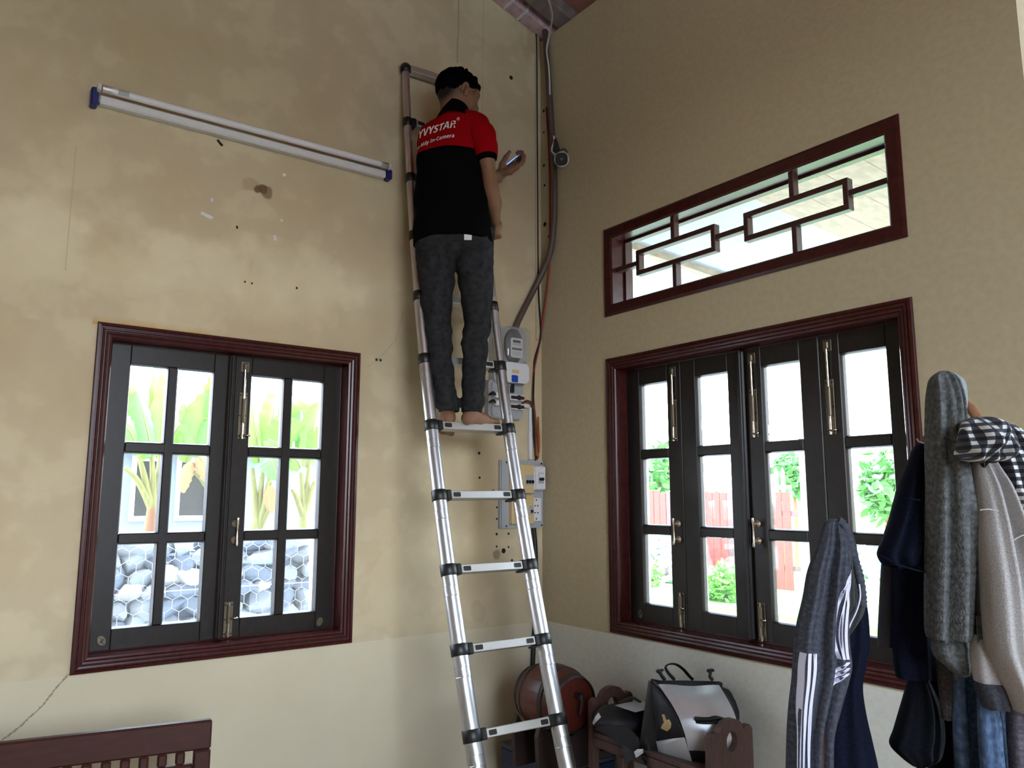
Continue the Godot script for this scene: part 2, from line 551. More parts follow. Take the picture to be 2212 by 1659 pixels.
	M.paint = tripl(mat(Color(0.88, 0.88, 0.86), 0.6), mott, null, Vector3.ONE * 2)
	M.grass = tripl(mat(Color(0.42, 0.58, 0.28), 0.9), mott, grit, Vector3.ONE * 2, 0.8)
	M.pave = tripl(mat(Color(0.74, 0.73, 0.72), 0.85), mott, grit, Vector3.ONE, 0.5)
	M.sheet = mat(Color(0.64, 0.67, 0.69), 0.5, 0.0, {"backlight_enabled": true, "backlight": Color(0.40, 0.415, 0.43)})
	M.sheet2 = tripl(mat(Color(0.70, 0.61, 0.53), 0.6, 0.0, {"backlight_enabled": true, "backlight": Color(0.26, 0.21, 0.18)}), grain, null, Vector3(1, 3, 3))
	M.wire = mat(Color(0.70, 0.74, 0.78), 0.5, 0.6)

# the paint of the left wall: a lighter coat below, patches, water marks, a crack
func wall_picture() -> Texture2D:
	var px := 260.0
	var w := int(3.4 * px)
	var h := int(4.8 * px)
	var n := FastNoiseLite.new()
	n.seed = 3; n.frequency = 0.006; n.fractal_octaves = 5
	var n2 := FastNoiseLite.new()
	n2.seed = 9; n2.frequency = 0.02; n2.fractal_octaves = 4
	var a := n.get_image(w, h)
	var b := n2.get_image(w, h)
	var hi := Color(0.72, 0.655, 0.535)
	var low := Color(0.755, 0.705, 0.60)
	var patch := Color(0.815, 0.76, 0.635)
	var dirt := Color(0.60, 0.50, 0.37)
	var im := Image.create(w, h, false, Image.FORMAT_RGB8)
	for y in h:
		var wy := (h - y) / px
		for x in w:
			var wxx := x / px - 3.4
			var u := a.get_pixel(x, y).r - 0.5
			var v := b.get_pixel(x, y).r - 0.5
			var c := hi
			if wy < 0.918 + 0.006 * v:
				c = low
			else:
				# touched up band under the lamp, with a ragged lower rim
				var band := clampf(1.0 - absf(wy - 2.5 - u * 0.35) / 0.16, 0, 1) * clampf((wxx + 2.7) * 3, 0, 1) * clampf((-1.0 - wxx) * 4, 0, 1)
				c = c.lerp(patch, clampf(band * 1.2 + v * 1.2 * band, 0, 0.75))
				c = c.lerp(patch, clampf((v + u - 0.05) * 1.2, 0, 0.3))
				c = c.lerp(Color(0.70, 0.61, 0.46), clampf((-u - 0.03) * 1.2, 0, 0.3))
				# varnish that bled above the window
				if wxx > -2.2 and wxx < -1.1 and wy > 2.21:
					c = c.lerp(Color(0.72, 0.56, 0.34), clampf(1.0 - (wy - 2.215) / 0.035, 0, 1) * clampf(0.5 + u * 4, 0, 1))
			c = c * (1.0 + v * 0.025 + u * 0.02)
			im.set_pixel(x, y, c)
	var dab := func(p: Vector2, r: float, col: Color, k: float) -> void:
		for y in range(int(h - (p.y + r) * px), int(h - (p.y - r) * px) + 1):
			for x in range(int((p.x - r + 3.4) * px), int((p.x + r + 3.4) * px) + 1):
				if x < 0 or y < 0 or x >= w or y >= h: continue
				var d := Vector2(x / px - 3.4, (h - y) / px).distance_to(p) / r + (b.get_pixel(x, y).r - 0.5) * 1.6
				if d < 1.0: im.set_pixel(x, y, im.get_pixel(x, y).lerp(col, k * minf(1, (1 - d) * 3)))
	for q: Array in [[-1.63, 2.905, 0.035, dirt, 0.4], [-1.60, 2.893, 0.02, Color(0.33, 0.25, 0.17), 0.8], [-1.562, 2.888, 0.03, Color(0.40, 0.31, 0.21), 0.65], [-1.575, 2.9, 0.02, Color(0.36, 0.27, 0.17), 0.8], [-0.05, 4.15, 0.12, dirt, 0.25], [-0.35, 4.25, 0.25, patch, 0.3], [-0.3, 1.27, 0.03, Color(0.42, 0.33, 0.25), 0.5], [-0.16, 3.52, 0.14, patch, 0.25], [-0.8, 1.2, 0.3, patch, 0.25], [-1.9, 2.35, 0.2, patch, 0.3], [-2.5, 2.45, 0.25, patch, 0.3], [-1.4, 2.5, 0.2, patch, 0.35], [-0.42, 1.0, 0.06, dirt, 0.2]]:
		dab.call(Vector2(q[0], q[1]), q[2], q[3], q[4])
	var line := func(p: Array, col: Color, k: float, wd := 1) -> void:
		for i in p.size() - 1:
			var m := int(p[i].distance_to(p[i + 1]) * px * 1.5) + 1
			for j in m:
				var q: Vector2 = p[i].lerp(p[i + 1], float(j) / m)
				for e in wd:
					var x := int((q.x + 3.4) * px) + e
					var y := int(h - q.y * px)
					if x >= 0 and y >= 0 and x < w and y < h: im.set_pixel(x, y, im.get_pixel(x, y).lerp(col, k))
	line.call([Vector2(-2.183, 0.92), Vector2(-2.21, 0.89), Vector2(-2.235, 0.855), Vector2(-2.252, 0.83), Vector2(-2.275, 0.805), Vector2(-2.295, 0.79), Vector2(-2.312, 0.77), Vector2(-2.335, 0.752), Vector2(-2.36, 0.735), Vector2(-2.40, 0.70)], Color(0.42, 0.36, 0.27), 0.75)
	line.call([Vector2(-0.57, 3.86), Vector2(-0.566, 4.6)], Color(0.58, 0.52, 0.41), 0.7, 2)
	line.call([Vector2(-0.405, 3.6), Vector2(-0.402, 4.6)], Color(0.62, 0.55, 0.44), 0.5)
	line.call([Vector2(-2.30, 2.4), Vector2(-2.302, 2.9)], Color(0.66, 0.59, 0.46), 0.5)
	line.call([Vector2(-1.04, 2.16), Vector2(-1.0, 2.19), Vector2(-0.9, 2.3), Vector2(-0.86, 2.45)], Color(0.62, 0.55, 0.43), 0.5)
	return ImageTexture.create_from_image(im)

func wallquads(st: SurfaceTool, rects: Array, slope: float, thick: float) -> void:
	# rects [x0, x1, y0, y1] of the left wall; a y1 of 9 is cut by the roof
	for r: Array in rects:
		var ya: float = r[3] if r[3] < 9 else 4.25 - slope * r[0]
		var yb: float = r[3] if r[3] < 9 else 4.25 - slope * r[1]
		var p := [Vector3(r[0], r[2], 0), Vector3(r[1], r[2], 0), Vector3(r[1], yb, 0), Vector3(r[0], ya, 0)]
		var uv := []
		for q: Vector3 in p: uv.append(Vector2((q.x + 3.4) / 3.4, 1.0 - q.y / 4.8))
		quv(st, p, uv)
		var b := []
		for q: Vector3 in p: b.append(q - Vector3(0, 0, thick))
		quv(st, [b[1], b[0], b[3], b[2]], uv)
		for i in 4: quv(st, [p[(i + 1) % 4], p[i], b[i], b[(i + 1) % 4]], [uv[0], uv[0], uv[0], uv[0]])

func room() -> void:
	var st := S()
	wallquads(st, [[-6.2, -2.174, 0, 9], [-1.088, 0.0, 0, 9], [-2.174, -1.088, 0, 0.923], [-2.174, -1.088, 2.214, 9]], 0.3, 0.18)
	var wl: Node3D = tag(put(st, "wall_left", M.wall_l), "stained cream plaster wall behind the ladder, left of the room corner", "", "", "structure")
	st = S()
	var x := 0.09
	for r: Array in [[-0.18, 2.42, 0.92, 0.932], [-0.18, 0.522, 0.932, 2.229], [2.022, 2.42, 0.932, 2.229], [-0.18, 2.42, 2.229, 2.45], [-0.18, 0.517, 2.45, 2.895], [2.023, 2.42, 2.45, 2.895], [-0.18, 2.42, 2.895, 4.19]]:
		box(st, Vector3(x, (r[2] + r[3]) / 2, (r[0] + r[1]) / 2), Vector3(0.18, r[3] - r[2], r[1] - r[0]), 0.0)
	box(st, Vector3(x, 2.095, 4.99), Vector3(0.18, 4.19, 2.42), 0.0)
	box(st, Vector3(0.7, 2.095, 2.33), Vector3(1.04, 4.19, 0.18), 0.0)
	box(st, Vector3(0.7, 2.095, 3.87), Vector3(1.04, 4.19, 0.18), 0.0)
	box(st, Vector3(1.31, 3.2, 3.1), Vector3(0.18, 2.0, 1.72), 0.0)
	var wr: Node3D = tag(put(st, "wall_right", M.wall_r), "plain cream plaster wall with the wide window, right of the corner", "", "", "structure")
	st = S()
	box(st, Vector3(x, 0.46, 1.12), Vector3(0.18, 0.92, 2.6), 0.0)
	put(st, "window_lit_lower_coat", M.wall_low, wr)
	st = S()
	box(st, Vector3(-3.1, -0.05, 3), Vector3(6.6, 0.1, 6.4), 0.0)
	tag(put(st, "floor", M.floor), "tiled floor below the frame", "", "", "structure")
	st = S()
	for r: Array in [[-6.2, -3.5, 0, 6.3], [-1.5, 0.18, 0, 4.7], [-3.5, -1.5, 3.4, 6.3], [-3.5, -1.5, 0, 1.3]]:
		box(st, Vector3((r[0] + r[1]) / 2, (r[2] + r[3]) / 2, 6.1), Vector3(r[1] - r[0], r[3] - r[2], 0.2), 0.0)
	tag(put(st, "wall_back", M.wall_r), "wall behind the camera with a wide open window", "", "", "structure")
	st = S()
	box(st, Vector3(-6.3, 3.15, 3.0), Vector3(0.2, 6.3, 6.4), 0.0)
	tag(put(st, "wall_side", M.wall_r), "plain side wall outside the frame", "", "", "structure")
	# holes drilled in the plaster
	for h: Array in [[-0.211, 3.896, 0.011], [-0.409, 1.778, 0.007], [-0.405, 1.654, 0.006], [-0.998, 2.198, 0.006], [-0.977, 2.198, 0.006], [-0.297, 1.505, 0.005], [-0.297, 1.447, 0.005], [-0.297, 1.37, 0.006], [-0.222, 1.37, 0.006], [-0.297, 1.308, 0.005], [-0.222, 1.303, 0.005], [-0.253, 1.285, 0.012], [-0.20, 1.235, 0.006], [-0.32, 1.59, 0.005], [-0.45, 2.78, 0.006], [-0.42, 2.75, 0.007], [-0.46, 2.67, 0.005], [-1.40, 2.48, 0.005], [-1.63, 2.47, 0.004], [-1.60, 2.468, 0.004], [-0.05, 1.29, 0.004]]:
		st = S()
		lathe(st, [Vector2(0, 0.0006), Vector2(h[2] * 0.8, 0.0008), Vector2(h[2], 0.0014), Vector2(h[2] * 1.1, -0.0004)], 12, Transform3D(Basis(Vector3.RIGHT, PI / 2), Vector3(h[0], h[1], 0.0002)))
		put(st, "screw_hole", M.dark, wl)
	for h: Array in [[3.071, 0.035, 0.012], [3.42, 0.03, 0.008], [3.30, 0.035, 0.007], [3.75, 0.03, 0.008], [3.62, 0.03, 0.006], [2.99, 0.07, 0.006]]:
		st = S()
		lathe(st, [Vector2(0, 0.0006), Vector2(h[2] * 0.8, 0.0008), Vector2(h[2], 0.0014), Vector2(h[2] * 1.1, -0.0004)], 12, Transform3D(Basis(Vector3.BACK, PI / 2), Vector3(-0.0004, h[0], h[1])))
		put(st, "screw_hole", M.dark, wr)
	# bits of tape and paper left on the wall
	for t: Array in [[475, 309, 0.032, 0.012, -0.75, M.dark, "short slanted strip of black tape below the fluorescent lamp", "tape"], [447, 466, 0.05, 0.016, -0.28, M.white, "torn white strip of tape on the cream wall, the longest scrap", "tape"], [458, 432, 0.009, 0.018, 0.0, M.stripe, "tiny upright white paper scrap just above the long torn strip", "paper scrap"], [594, 514, 0.012, 0.026, 0.25, M.white, "narrow white paper scrap low on the wall, right of the long torn strip", "paper scrap"], [614, 378, 0.015, 0.014, 0.4, M.paint, "small white flake stuck right above the brown stain", "paper scrap"], [608, 476, 0.015, 0.012, -0.5, M.wall_low, "pale flake of paper right below the brown stain", "paper scrap"], [512, 491, 0.008, 0.014, 0.3, M.dark, "tiny dark triangular scrap between the white scraps", "paper scrap"]]:
		st = S()
		var w: float = t[2]
		var hh: float = t[3]
		slab(st, PackedVector2Array([Vector2(-w / 2, -hh * 0.4), Vector2(w * 0.3, -hh / 2), Vector2(w / 2, -hh * 0.2), Vector2(w * 0.46, hh / 2), Vector2(-w * 0.1, hh * 0.42), Vector2(-w / 2, hh / 2)]), 0.0, 0.0015)
		tag(put(st, "scrap", t[5], self, Transform3D(Basis(Vector3.BACK, t[4]), wz(t[0], t[1]))), t[6], t[7])

func frame_prof(w: float) -> Array:
	return [Vector2(0, -0.12), Vector2(0, 0.008), Vector2(0.003, 0.012), Vector2(0.013, 0.014), Vector2(0.015, 0.009), Vector2(0.018, 0.009), Vector2(0.02, 0.013), Vector2(0.027, 0.012), Vector2(0.029, 0.007), Vector2(0.032, 0.007), Vector2(0.034, 0.010), Vector2(0.041, 0.008), Vector2(0.043, 0.003), Vector2(0.047, 0.004), Vector2(w - 0.004, 0.002), Vector2(w, -0.003), Vector2(w, -0.07), Vector2(w + 0.004, -0.072), Vector2(w + 0.004, -0.15), Vector2(0.01, -0.15)]

# one leaf of a window: stiles, rails, glazing bars, panes; in the plane xy of xf, front at z = 0
func sash(win: Node3D, xf: Transform3D, xs: Array, ys: Array, x0: float, x1: float, y0: float, y1: float) -> Node3D:
	var o := Node3D.new()
	o.name = "sash"
	win.add_child(o, true)
	o.transform = xf
	var t := 0.036
	var st := S()
	box(st, Vector3((x0 + xs[0][0]) / 2, (y0 + y1) / 2, -t / 2), Vector3(xs[0][0] - x0, y1 - y0, t), 0.003)
	put(st, "stile", M.sash, o)
	st = S()
	box(st, Vector3((x1 + xs[-1][1]) / 2, (y0 + y1) / 2, -t / 2), Vector3(x1 - xs[-1][1], y1 - y0, t), 0.003)
	put(st, "stile", M.sash, o)
	for e: Array in [[y0, ys[0][0]], [ys[-1][1], y1]]:
		st = S()
		box(st, Vector3((xs[0][0] + xs[-1][1]) / 2, (e[0] + e[1]) / 2, -t / 2), Vector3(xs[-1][1] - xs[0][0], e[1] - e[0], t), 0.002)
		put(st, "rail", M.sash, o)
	for i in xs.size() - 1:
		st = S()
		box(st, Vector3((xs[i][1] + xs[i + 1][0]) / 2, (ys[0][0] + ys[-1][1]) / 2, -t / 2), Vector3(xs[i + 1][0] - xs[i][1], ys[-1][1] - ys[0][0], t), 0.004)
		put(st, "glazing_bar", M.sash, o)
	for i in ys.size() - 1:
		st = S()
		box(st, Vector3((xs[0][0] + xs[-1][1]) / 2, (ys[i][1] + ys[i + 1][0]) / 2, -t / 2 - 0.0005), Vector3(xs[-1][1] - xs[0][0], ys[i + 1][0] - ys[i][1], t), 0.004)
		put(st, "glazing_bar", M.sash, o)
	for a: Array in xs:
		for b: Array in ys:
			st = S()
			moulding(st, a[0], a[1], b[0], b[1], [Vector2(0, -0.003), Vector2(0.003, -0.012), Vector2(0.004, -0.016), Vector2(0.004, -t)], Transform3D())
			put(st, "glazing_bead", M.sash, o)
			st = S()
			box(st, Vector3((a[0] + a[1]) / 2, (b[0] + b[1]) / 2, -0.019), Vector3(a[1] - a[0] - 0.002, b[1] - b[0] - 0.002, 0.003), 0.0)
			put(st, "pane", M.glass, o)
	return o

# brass sliding bolt of a window leaf: plate, guides, rod with knob, keeper; length up from y0
func bolt(win: Node3D, xf: Transform3D, plate0: float, plate1: float, tip: float, knob: float) -> void:
	var o := Node3D.new()
	o.name = "slide_bolt"
	win.add_child(o, true)
	o.transform = xf
	var st := S()
	box(st, Vector3(0, (plate0 + plate1) / 2, 0.0015), Vector3(0.036, absf(plate1 - plate0), 0.003), 0.001)
	box(st, Vector3(0, (plate0 + plate1) / 2 + 0.02, 0.008), Vector3(0.017, absf(plate1 - plate0) * 0.55, 0.013), 0.004)
	box(st, Vector3(0, minf(plate0, plate1) + 0.012, 0.006), Vector3(0.02, 0.02, 0.01), 0.003)
	put(st, "bolt_plate", M.brass, o)
	st = S()
	tube(st, [Vector3(0, plate0, 0.008), Vector3(0, tip, 0.008)], 0.0055, 10)
	tube(st, [Vector3(0, knob, 0.01), Vector3(0.006, knob, 0.02), Vector3(0.026, knob, 0.022)], [0.003, 0.003, 0.004], 8)
	put(st, "bolt_rod", M.chrome, o)
	st = S()
	lathe(st, [Vector2(0, -0.006), Vector2(0.005, -0.003), Vector2(0.006, 0), Vector2(0.005, 0.003), Vector2(0, 0.006)], 12, Transform3D(Basis(), Vector3(0.027, knob, 0.022)))
	put(st, "bolt_knob", M.chrome, o)
	if absf(tip - plate1) > 0.02:
		st = S()
		box(st, Vector3(0, tip, 0.0015), Vector3(0.036, 0.045, 0.003), 0.001)
		box(st, Vector3(0, tip, 0.008), Vector3(0.02, 0.03, 0.014), 0.004)
		put(st, "bolt_keeper", M.brass, o)
	for y: float in [plate0 + 0.012 * signf(plate1 - plate0), (plate0 + plate1) / 2, plate1 - 0.012 * signf(plate1 - plate0)]:
		for sx: int in [-1, 1]:
			st = S()
			lathe(st, [Vector2(0.0035, 0.0), Vector2(0.003, 0.0012), Vector2(0, 0.0014)], 8, Transform3D(Basis(Vector3.RIGHT, PI / 2), Vector3(sx * 0.013, y, 0.003)))
			put(st, "screw", M.dark, o)

func pull(win: Node3D, xf: Transform3D) -> void:
	var o := Node3D.new()
	o.name = "pull_handle"
	win.add_child(o, true)
	o.transform = xf
	for y: float in [-0.034, 0.034]:
		var st := S()
		lathe(st, [Vector2(0.0, 0.0), Vector2(0.015, 0.0), Vector2(0.0145, 0.004), Vector2(0.008, 0.008), Vector2(0.005, 0.012), Vector2(0.005, 0.03)], 18, Transform3D(Basis(Vector3.RIGHT, PI / 2), Vector3(0, y, 0)))
		put(st, "rosette", M.disc, o)
	var st := S()
	tube(st, [Vector3(0, -0.058, 0.032), Vector3(0, -0.05, 0.032), Vector3(0, -0.03, 0.03), Vector3(0, 0, 0.031), Vector3(0, 0.03, 0.03), Vector3(0, 0.05, 0.032), Vector3(0, 0.058, 0.032)], [0.005, 0.006, 0.0045, 0.004, 0.0045, 0.006, 0.005], 10)
	put(st, "grip", M.chrome, o)

func catch_plate(win: Node3D, xf: Transform3D) -> void:
	var st := S()
	var p := PackedVector2Array()
	for i in 20: p.append(Vector2(cos(TAU * i / 20) * 0.0135, sin(TAU * i / 20) * 0.019))
	slab(st, p, 0.0, 0.003, Transform3D(), true)
	tube(st, [Vector3(-0.006, -0.005, 0.004), Vector3(0.002, 0.001, 0.008), Vector3(0.008, 0.005, 0.007)], 0.003, 8)
	for y: float in [-0.012, 0.012]: lathe(st, [Vector2(0.003, 0.003), Vector2(0.0025, 0.0045), Vector2(0, 0.0045)], 8, Transform3D(Basis(Vector3.RIGHT, PI / 2), Vector3(0, y, 0)))
	put(st, "finger_catch", M.brass, win, xf)

func windows() -> void:
	# left window: two leaves of six panes
	var w1 := thing("window_1", "two-leaf window of twelve panes in a dark red moulded frame, left of the ladder", "", Vector3.ZERO, "", "structure")
	var st := S()
	moulding(st, -2.179, -1.083, 0.9185, 2.2185, frame_prof(0.058), Transform3D())
	put(st, "frame", M.frame, w1)
	var F := Transform3D(Basis(), Vector3(0, 0, -0.072))
	var ys := [[1.056, 1.373], [1.413, 1.728], [1.768, 2.081]]
	sash(w1, F, [[-2.040, -1.897], [-1.860, -1.716]], ys, -2.119, -1.632, 0.979, 2.158)
	sash(w1, F, [[-1.556, -1.411], [-1.371, -1.226]], ys, -1.631, -1.143, 0.979, 2.158)
	st = S()
	box(st, Vector3(-1.645, 1.5685, -0.064), Vector3(0.034, 1.175, 0.018), 0.006)
	box(st, Vector3(-1.645, 1.5685, -0.054), Vector3(0.014, 1.175, 0.008), 0.004)
	put(st, "meeting_bead", M.sash, w1)
	var bx := wz(524, 850, -0.07).x + 0.005
	bolt(w1, Transform3D(Basis(), Vector3(bx, 0, -0.071)), 1.80, 2.0, 2.112, 1.815)
	bolt(w1, Transform3D(Basis(), Vector3(-1.605, 0, -0.071)), 1.125, 0.985, 0.985, 1.06)
	pull(w1, Transform3D(Basis(), Vector3(wz(507, 1160, -0.07).x, 1.41, -0.071)))
	for q: Array in [[219, 1384], [690, 1343]]: catch_plate(w1, Transform3D(Basis(Vector3.BACK, 0.5 if q[0] < 400 else -0.35), wz(q[0], q[1], -0.071)))
	# right window: four leaves of three panes
	var w2 := thing("window_2", "wide four-leaf window of twelve panes in a dark red frame on the right wall", "", Vector3.ZERO, "", "structure")
	var X := Transform3D(Basis(Vector3(0, 0, 1), Vector3.UP, Vector3(-1, 0, 0)), Vector3.ZERO)
	st = S()
	moulding(st, 0.5176, 2.0271, 0.9274, 2.2331, frame_prof(0.058), X)
	put(st, "frame", M.frame, w2)
	var G := X
	G.origin = Vector3(0.072, 0, 0)
	ys = [[1.068, 1.387], [1.427, 1.738], [1.78, 2.093]]
	var z := [[0.662, 0.839], [1.007, 1.185], [1.356, 1.535], [1.705, 1.884]]
	var jn := [0.579, 0.923, 1.27, 1.62, 1.966]
	for i in 4: sash(w2, G, [z[i]], ys, jn[i] + 0.0008, jn[i + 1] - 0.0008, 0.988, 2.174)
	st = S()
	box(st, Vector3(0.064, 1.58, 1.262), Vector3(0.018, 1.18, 0.036), 0.006)
	box(st, Vector3(0.054, 1.58, 1.262), Vector3(0.008, 1.18, 0.014), 0.004)
	put(st, "meeting_bead", M.sash, w2)
	var B := func(u: float, v: float) -> Transform3D:
		return Transform3D(X.basis, Vector3(0.071, 0, wx(u, v, 0.071).z))
	bolt(w2, B.call(1456, 900), 1.81, 2.0, 2.13, 1.82)
	bolt(w2, B.call(1627, 850), 1.80, 2.0, 2.13, 1.815)
	bolt(w2, B.call(1792, 840), 1.79, 2.0, 2.13, 1.805)
	bolt(w2, B.call(1473, 1320), 1.14, 0.992, 0.992, 1.075)
	bolt(w2, B.call(1646, 1330), 1.14, 0.992, 0.992, 1.075)
	for q: Array in [[1466, 1148], [1638, 1150]]: pull(w2, Transform3D(X.basis, wx(q[0], q[1], 0.071)))
	catch_plate(w2, Transform3D(X.basis, wx(1384, 1326, 0.071)))
	# transom with a fret of bars
	var w3 := thing("window_3", "long transom window with a geometric fret of dark bars, above the four-leaf window", "", Vector3.ZERO, "", "structure")
	st = S()
	moulding(st, 0.512, 2.0282, 2.446, 2.8987, [Vector2(0, -0.14), Vector2(0, 0.006), Vector2(0.012, 0.012), Vector2(0.05, 0.01), Vector2(0.058, 0.002), Vector2(0.058, -0.14), Vector2(0.01, -0.14)], X)
	put(st, "frame", M.frame, w3)
	var bar := func(z0: float, z1: float, y0: float, y1: float) -> void:
		var s := S()
		box(s, Vector3(0.04, (y0 + y1) / 2, (z0 + z1) / 2), Vector3(0.036, y1 - y0, z1 - z0), 0.002)
		put(s, "fret_bar", M.fret, w3)
	var t := 0.0115
	var my := 2.682
	bar.call(0.56, 0.72, my - t, my + t)
	bar.call(1.187, 1.346, my - t, my + t)
	bar.call(1.809, 1.98, my - t, my + t)
	for e: Array in [[0.708, 1.187], [1.338, 1.81]]:
		bar.call(e[0], e[1], 2.722, 2.745)
		bar.call(e[0], e[1], 2.62, 2.643)
		bar.call(e[0], e[0] + 0.023, 2.643, 2.722)
		bar.call(e[1] - 0.023, e[1], 2.643, 2.722)
	for q: Array in [[0.945, 2.745, 2.85], [0.95, 2.49, 2.62], [1.572, 2.745, 2.85], [1.575, 2.49, 2.62]]:
		bar.call(q[0] - t, q[0] + t, q[1], q[2])
	st = S()
	box(st, Vector3(0.09, 2.672, 1.27), Vector3(0.004, 0.35, 1.41), 0.0)
	put(st, "pane", M.dirtglass, w3)
	st = S()
	moulding(st, 0.57, 1.97, 2.504, 2.841, [Vector2(0, 0.0), Vector2(0.0, 0.008), Vector2(0.012, 0.008), Vector2(0.012, 0)], Transform3D(X.basis, Vector3(0.088, 0, 0)))
	put(st, "glazing_bead", M.fret, w3)

func roof() -> void:
	# underside of the tiled roof: it falls to the right wall
	var k := 0.3
	var up := Vector3(k, 1, 0).normalized()
	var al := Vector3(-1, k, 0).normalized()
	var b := Basis(al, up, al.cross(up))
	var st := S()
	box(st, Vector3(0, 4.28, 0) + al * 3.0 + up * 0.08 + Vector3(0, 0, 2.6), Vector3(7.6, 0.03, 7.4), 0.0, b)
	var ce: Node3D = tag(put(st, "ceiling", M.tile), "underside of the sloping terracotta tiled roof in the top corner", "", "", "structure")
	for i in 10:
		for j in 9:
			st = S()
			box(st, Vector3(0, 4.28, 0) + al * (0.06 + i * 0.13) + up * (0.058 + 0.003 * (j % 2)) + Vector3(0, 0, 0.06 + j * 0.16), Vector3(0.127, 0.014, 0.156), 0.004, Basis(b.x, b.y, b.z) * Basis(Vector3.BACK, 0.05))
			put(st, "roof_tile", M.tile, ce)
	var names_of := [["lavender grey rafter resting along the top of the left wall", 0.045, 0.09, M.beam], ["dark grey rafter beside the lavender one in the roof corner", 0.2, 0.12, M.beam_dark]]
	for q: Array in names_of:
		st = S()
		box(st, Vector3(0, 4.25, q[1]) + al * 1.5, Vector3(3.3, 0.07, q[2]), 0.006, b)
		tag(put(st, "rafter", q[3]), q[0], "rafter")
	st = S()
	box(st, Vector3(0, 4.265, 0.85) + al * 1.5, Vector3(3.3, 0.1, 0.12), 0.006, b)
	tag(put(st, "rafter", M.beam_dark), "rafter hidden above the frame, third from the left wall", "rafter")
	for q: Array in [[0.17, "white strap wrapped round the lavender rafter, the nearer to the corner"], [0.27, "white strap wrapped round the lavender rafter, the farther from the corner"]]:
		st = S()
		box(st, Vector3(0, 4.25, 0.05) + al * q[0], Vector3(0.016, 0.08, 0.1), 0.003, b)
		tag(put(st, "strap", M.white), q[1], "strap")
	st = S()
	box(st, Vector3(0.2, 4.3, 2.6), Vector3(0.03, 0.34, 5.8), 0.0)
	tag(put(st, "light_block_trim_2", M.tile), "board added to block daylight at the eaves above the right wall", "", "", "structure")  # added board, stops daylight leaking in over the right wall
	st = S()
	box(st, Vector3(-3.0, 5.2, -0.2), Vector3(6.6, 0.42, 0.03), 0.0, b)
	tag(put(st, "light_block_trim_3", M.tile), "board added to block daylight at the gable above the left wall", "", "", "structure")  # likewise added, shuts out the daylight gap along the gable
	# unseen eaves, added to keep the high sun off the left window
	st = S()
	box(st, Vector3(0, 4.34, 0) + al * 3.0 + up * 0.12 + Vector3(0, 0, -1.1), Vector3(7.6, 0.03, 1.4), 0.0, b)
	tag(put(st, "light_block_trim_1", M.tile), "unseen roof eaves added outside the left wall against the sun", "", "", "structure")

# ---- the telescopic ladder leaning against the left wall, a little bowed under the man's weight
func rail_at(k: float, side: float) -> Vector3:
	var th := 0.2336
	var a := -0.0682
	var h := Vector3(cos(a), 0, -sin(a))
	var n := Vector3(-sin(a), 0, -cos(a))
	var u := Vector3.UP * cos(th) + n * sin(th)
	var d := u * cos(-0.0092) + h * sin(-0.0092)
	var h2 := h * cos(-0.0092) - u * sin(-0.0092)
	var m := n * cos(th) - Vector3.UP * sin(th)
	var t := (k + 1.0) / 11.0
	return Vector3(-0.9221, 0.6746, 0.7583) + d * (0.3099 * k) + (m * 0.0872 - h2 * 0.0126) * (4.0 * t * (1.0 - t)) + h2 * (0.3958 * side)

func rail_basis(k: float) -> Basis:
	var y := (rail_at(k + 0.2, 0) - rail_at(k - 0.2, 0)).normalized()
	var x := (rail_at(k, 1) - rail_at(k, 0)).normalized()
	return Basis(x, y, x.cross(y))

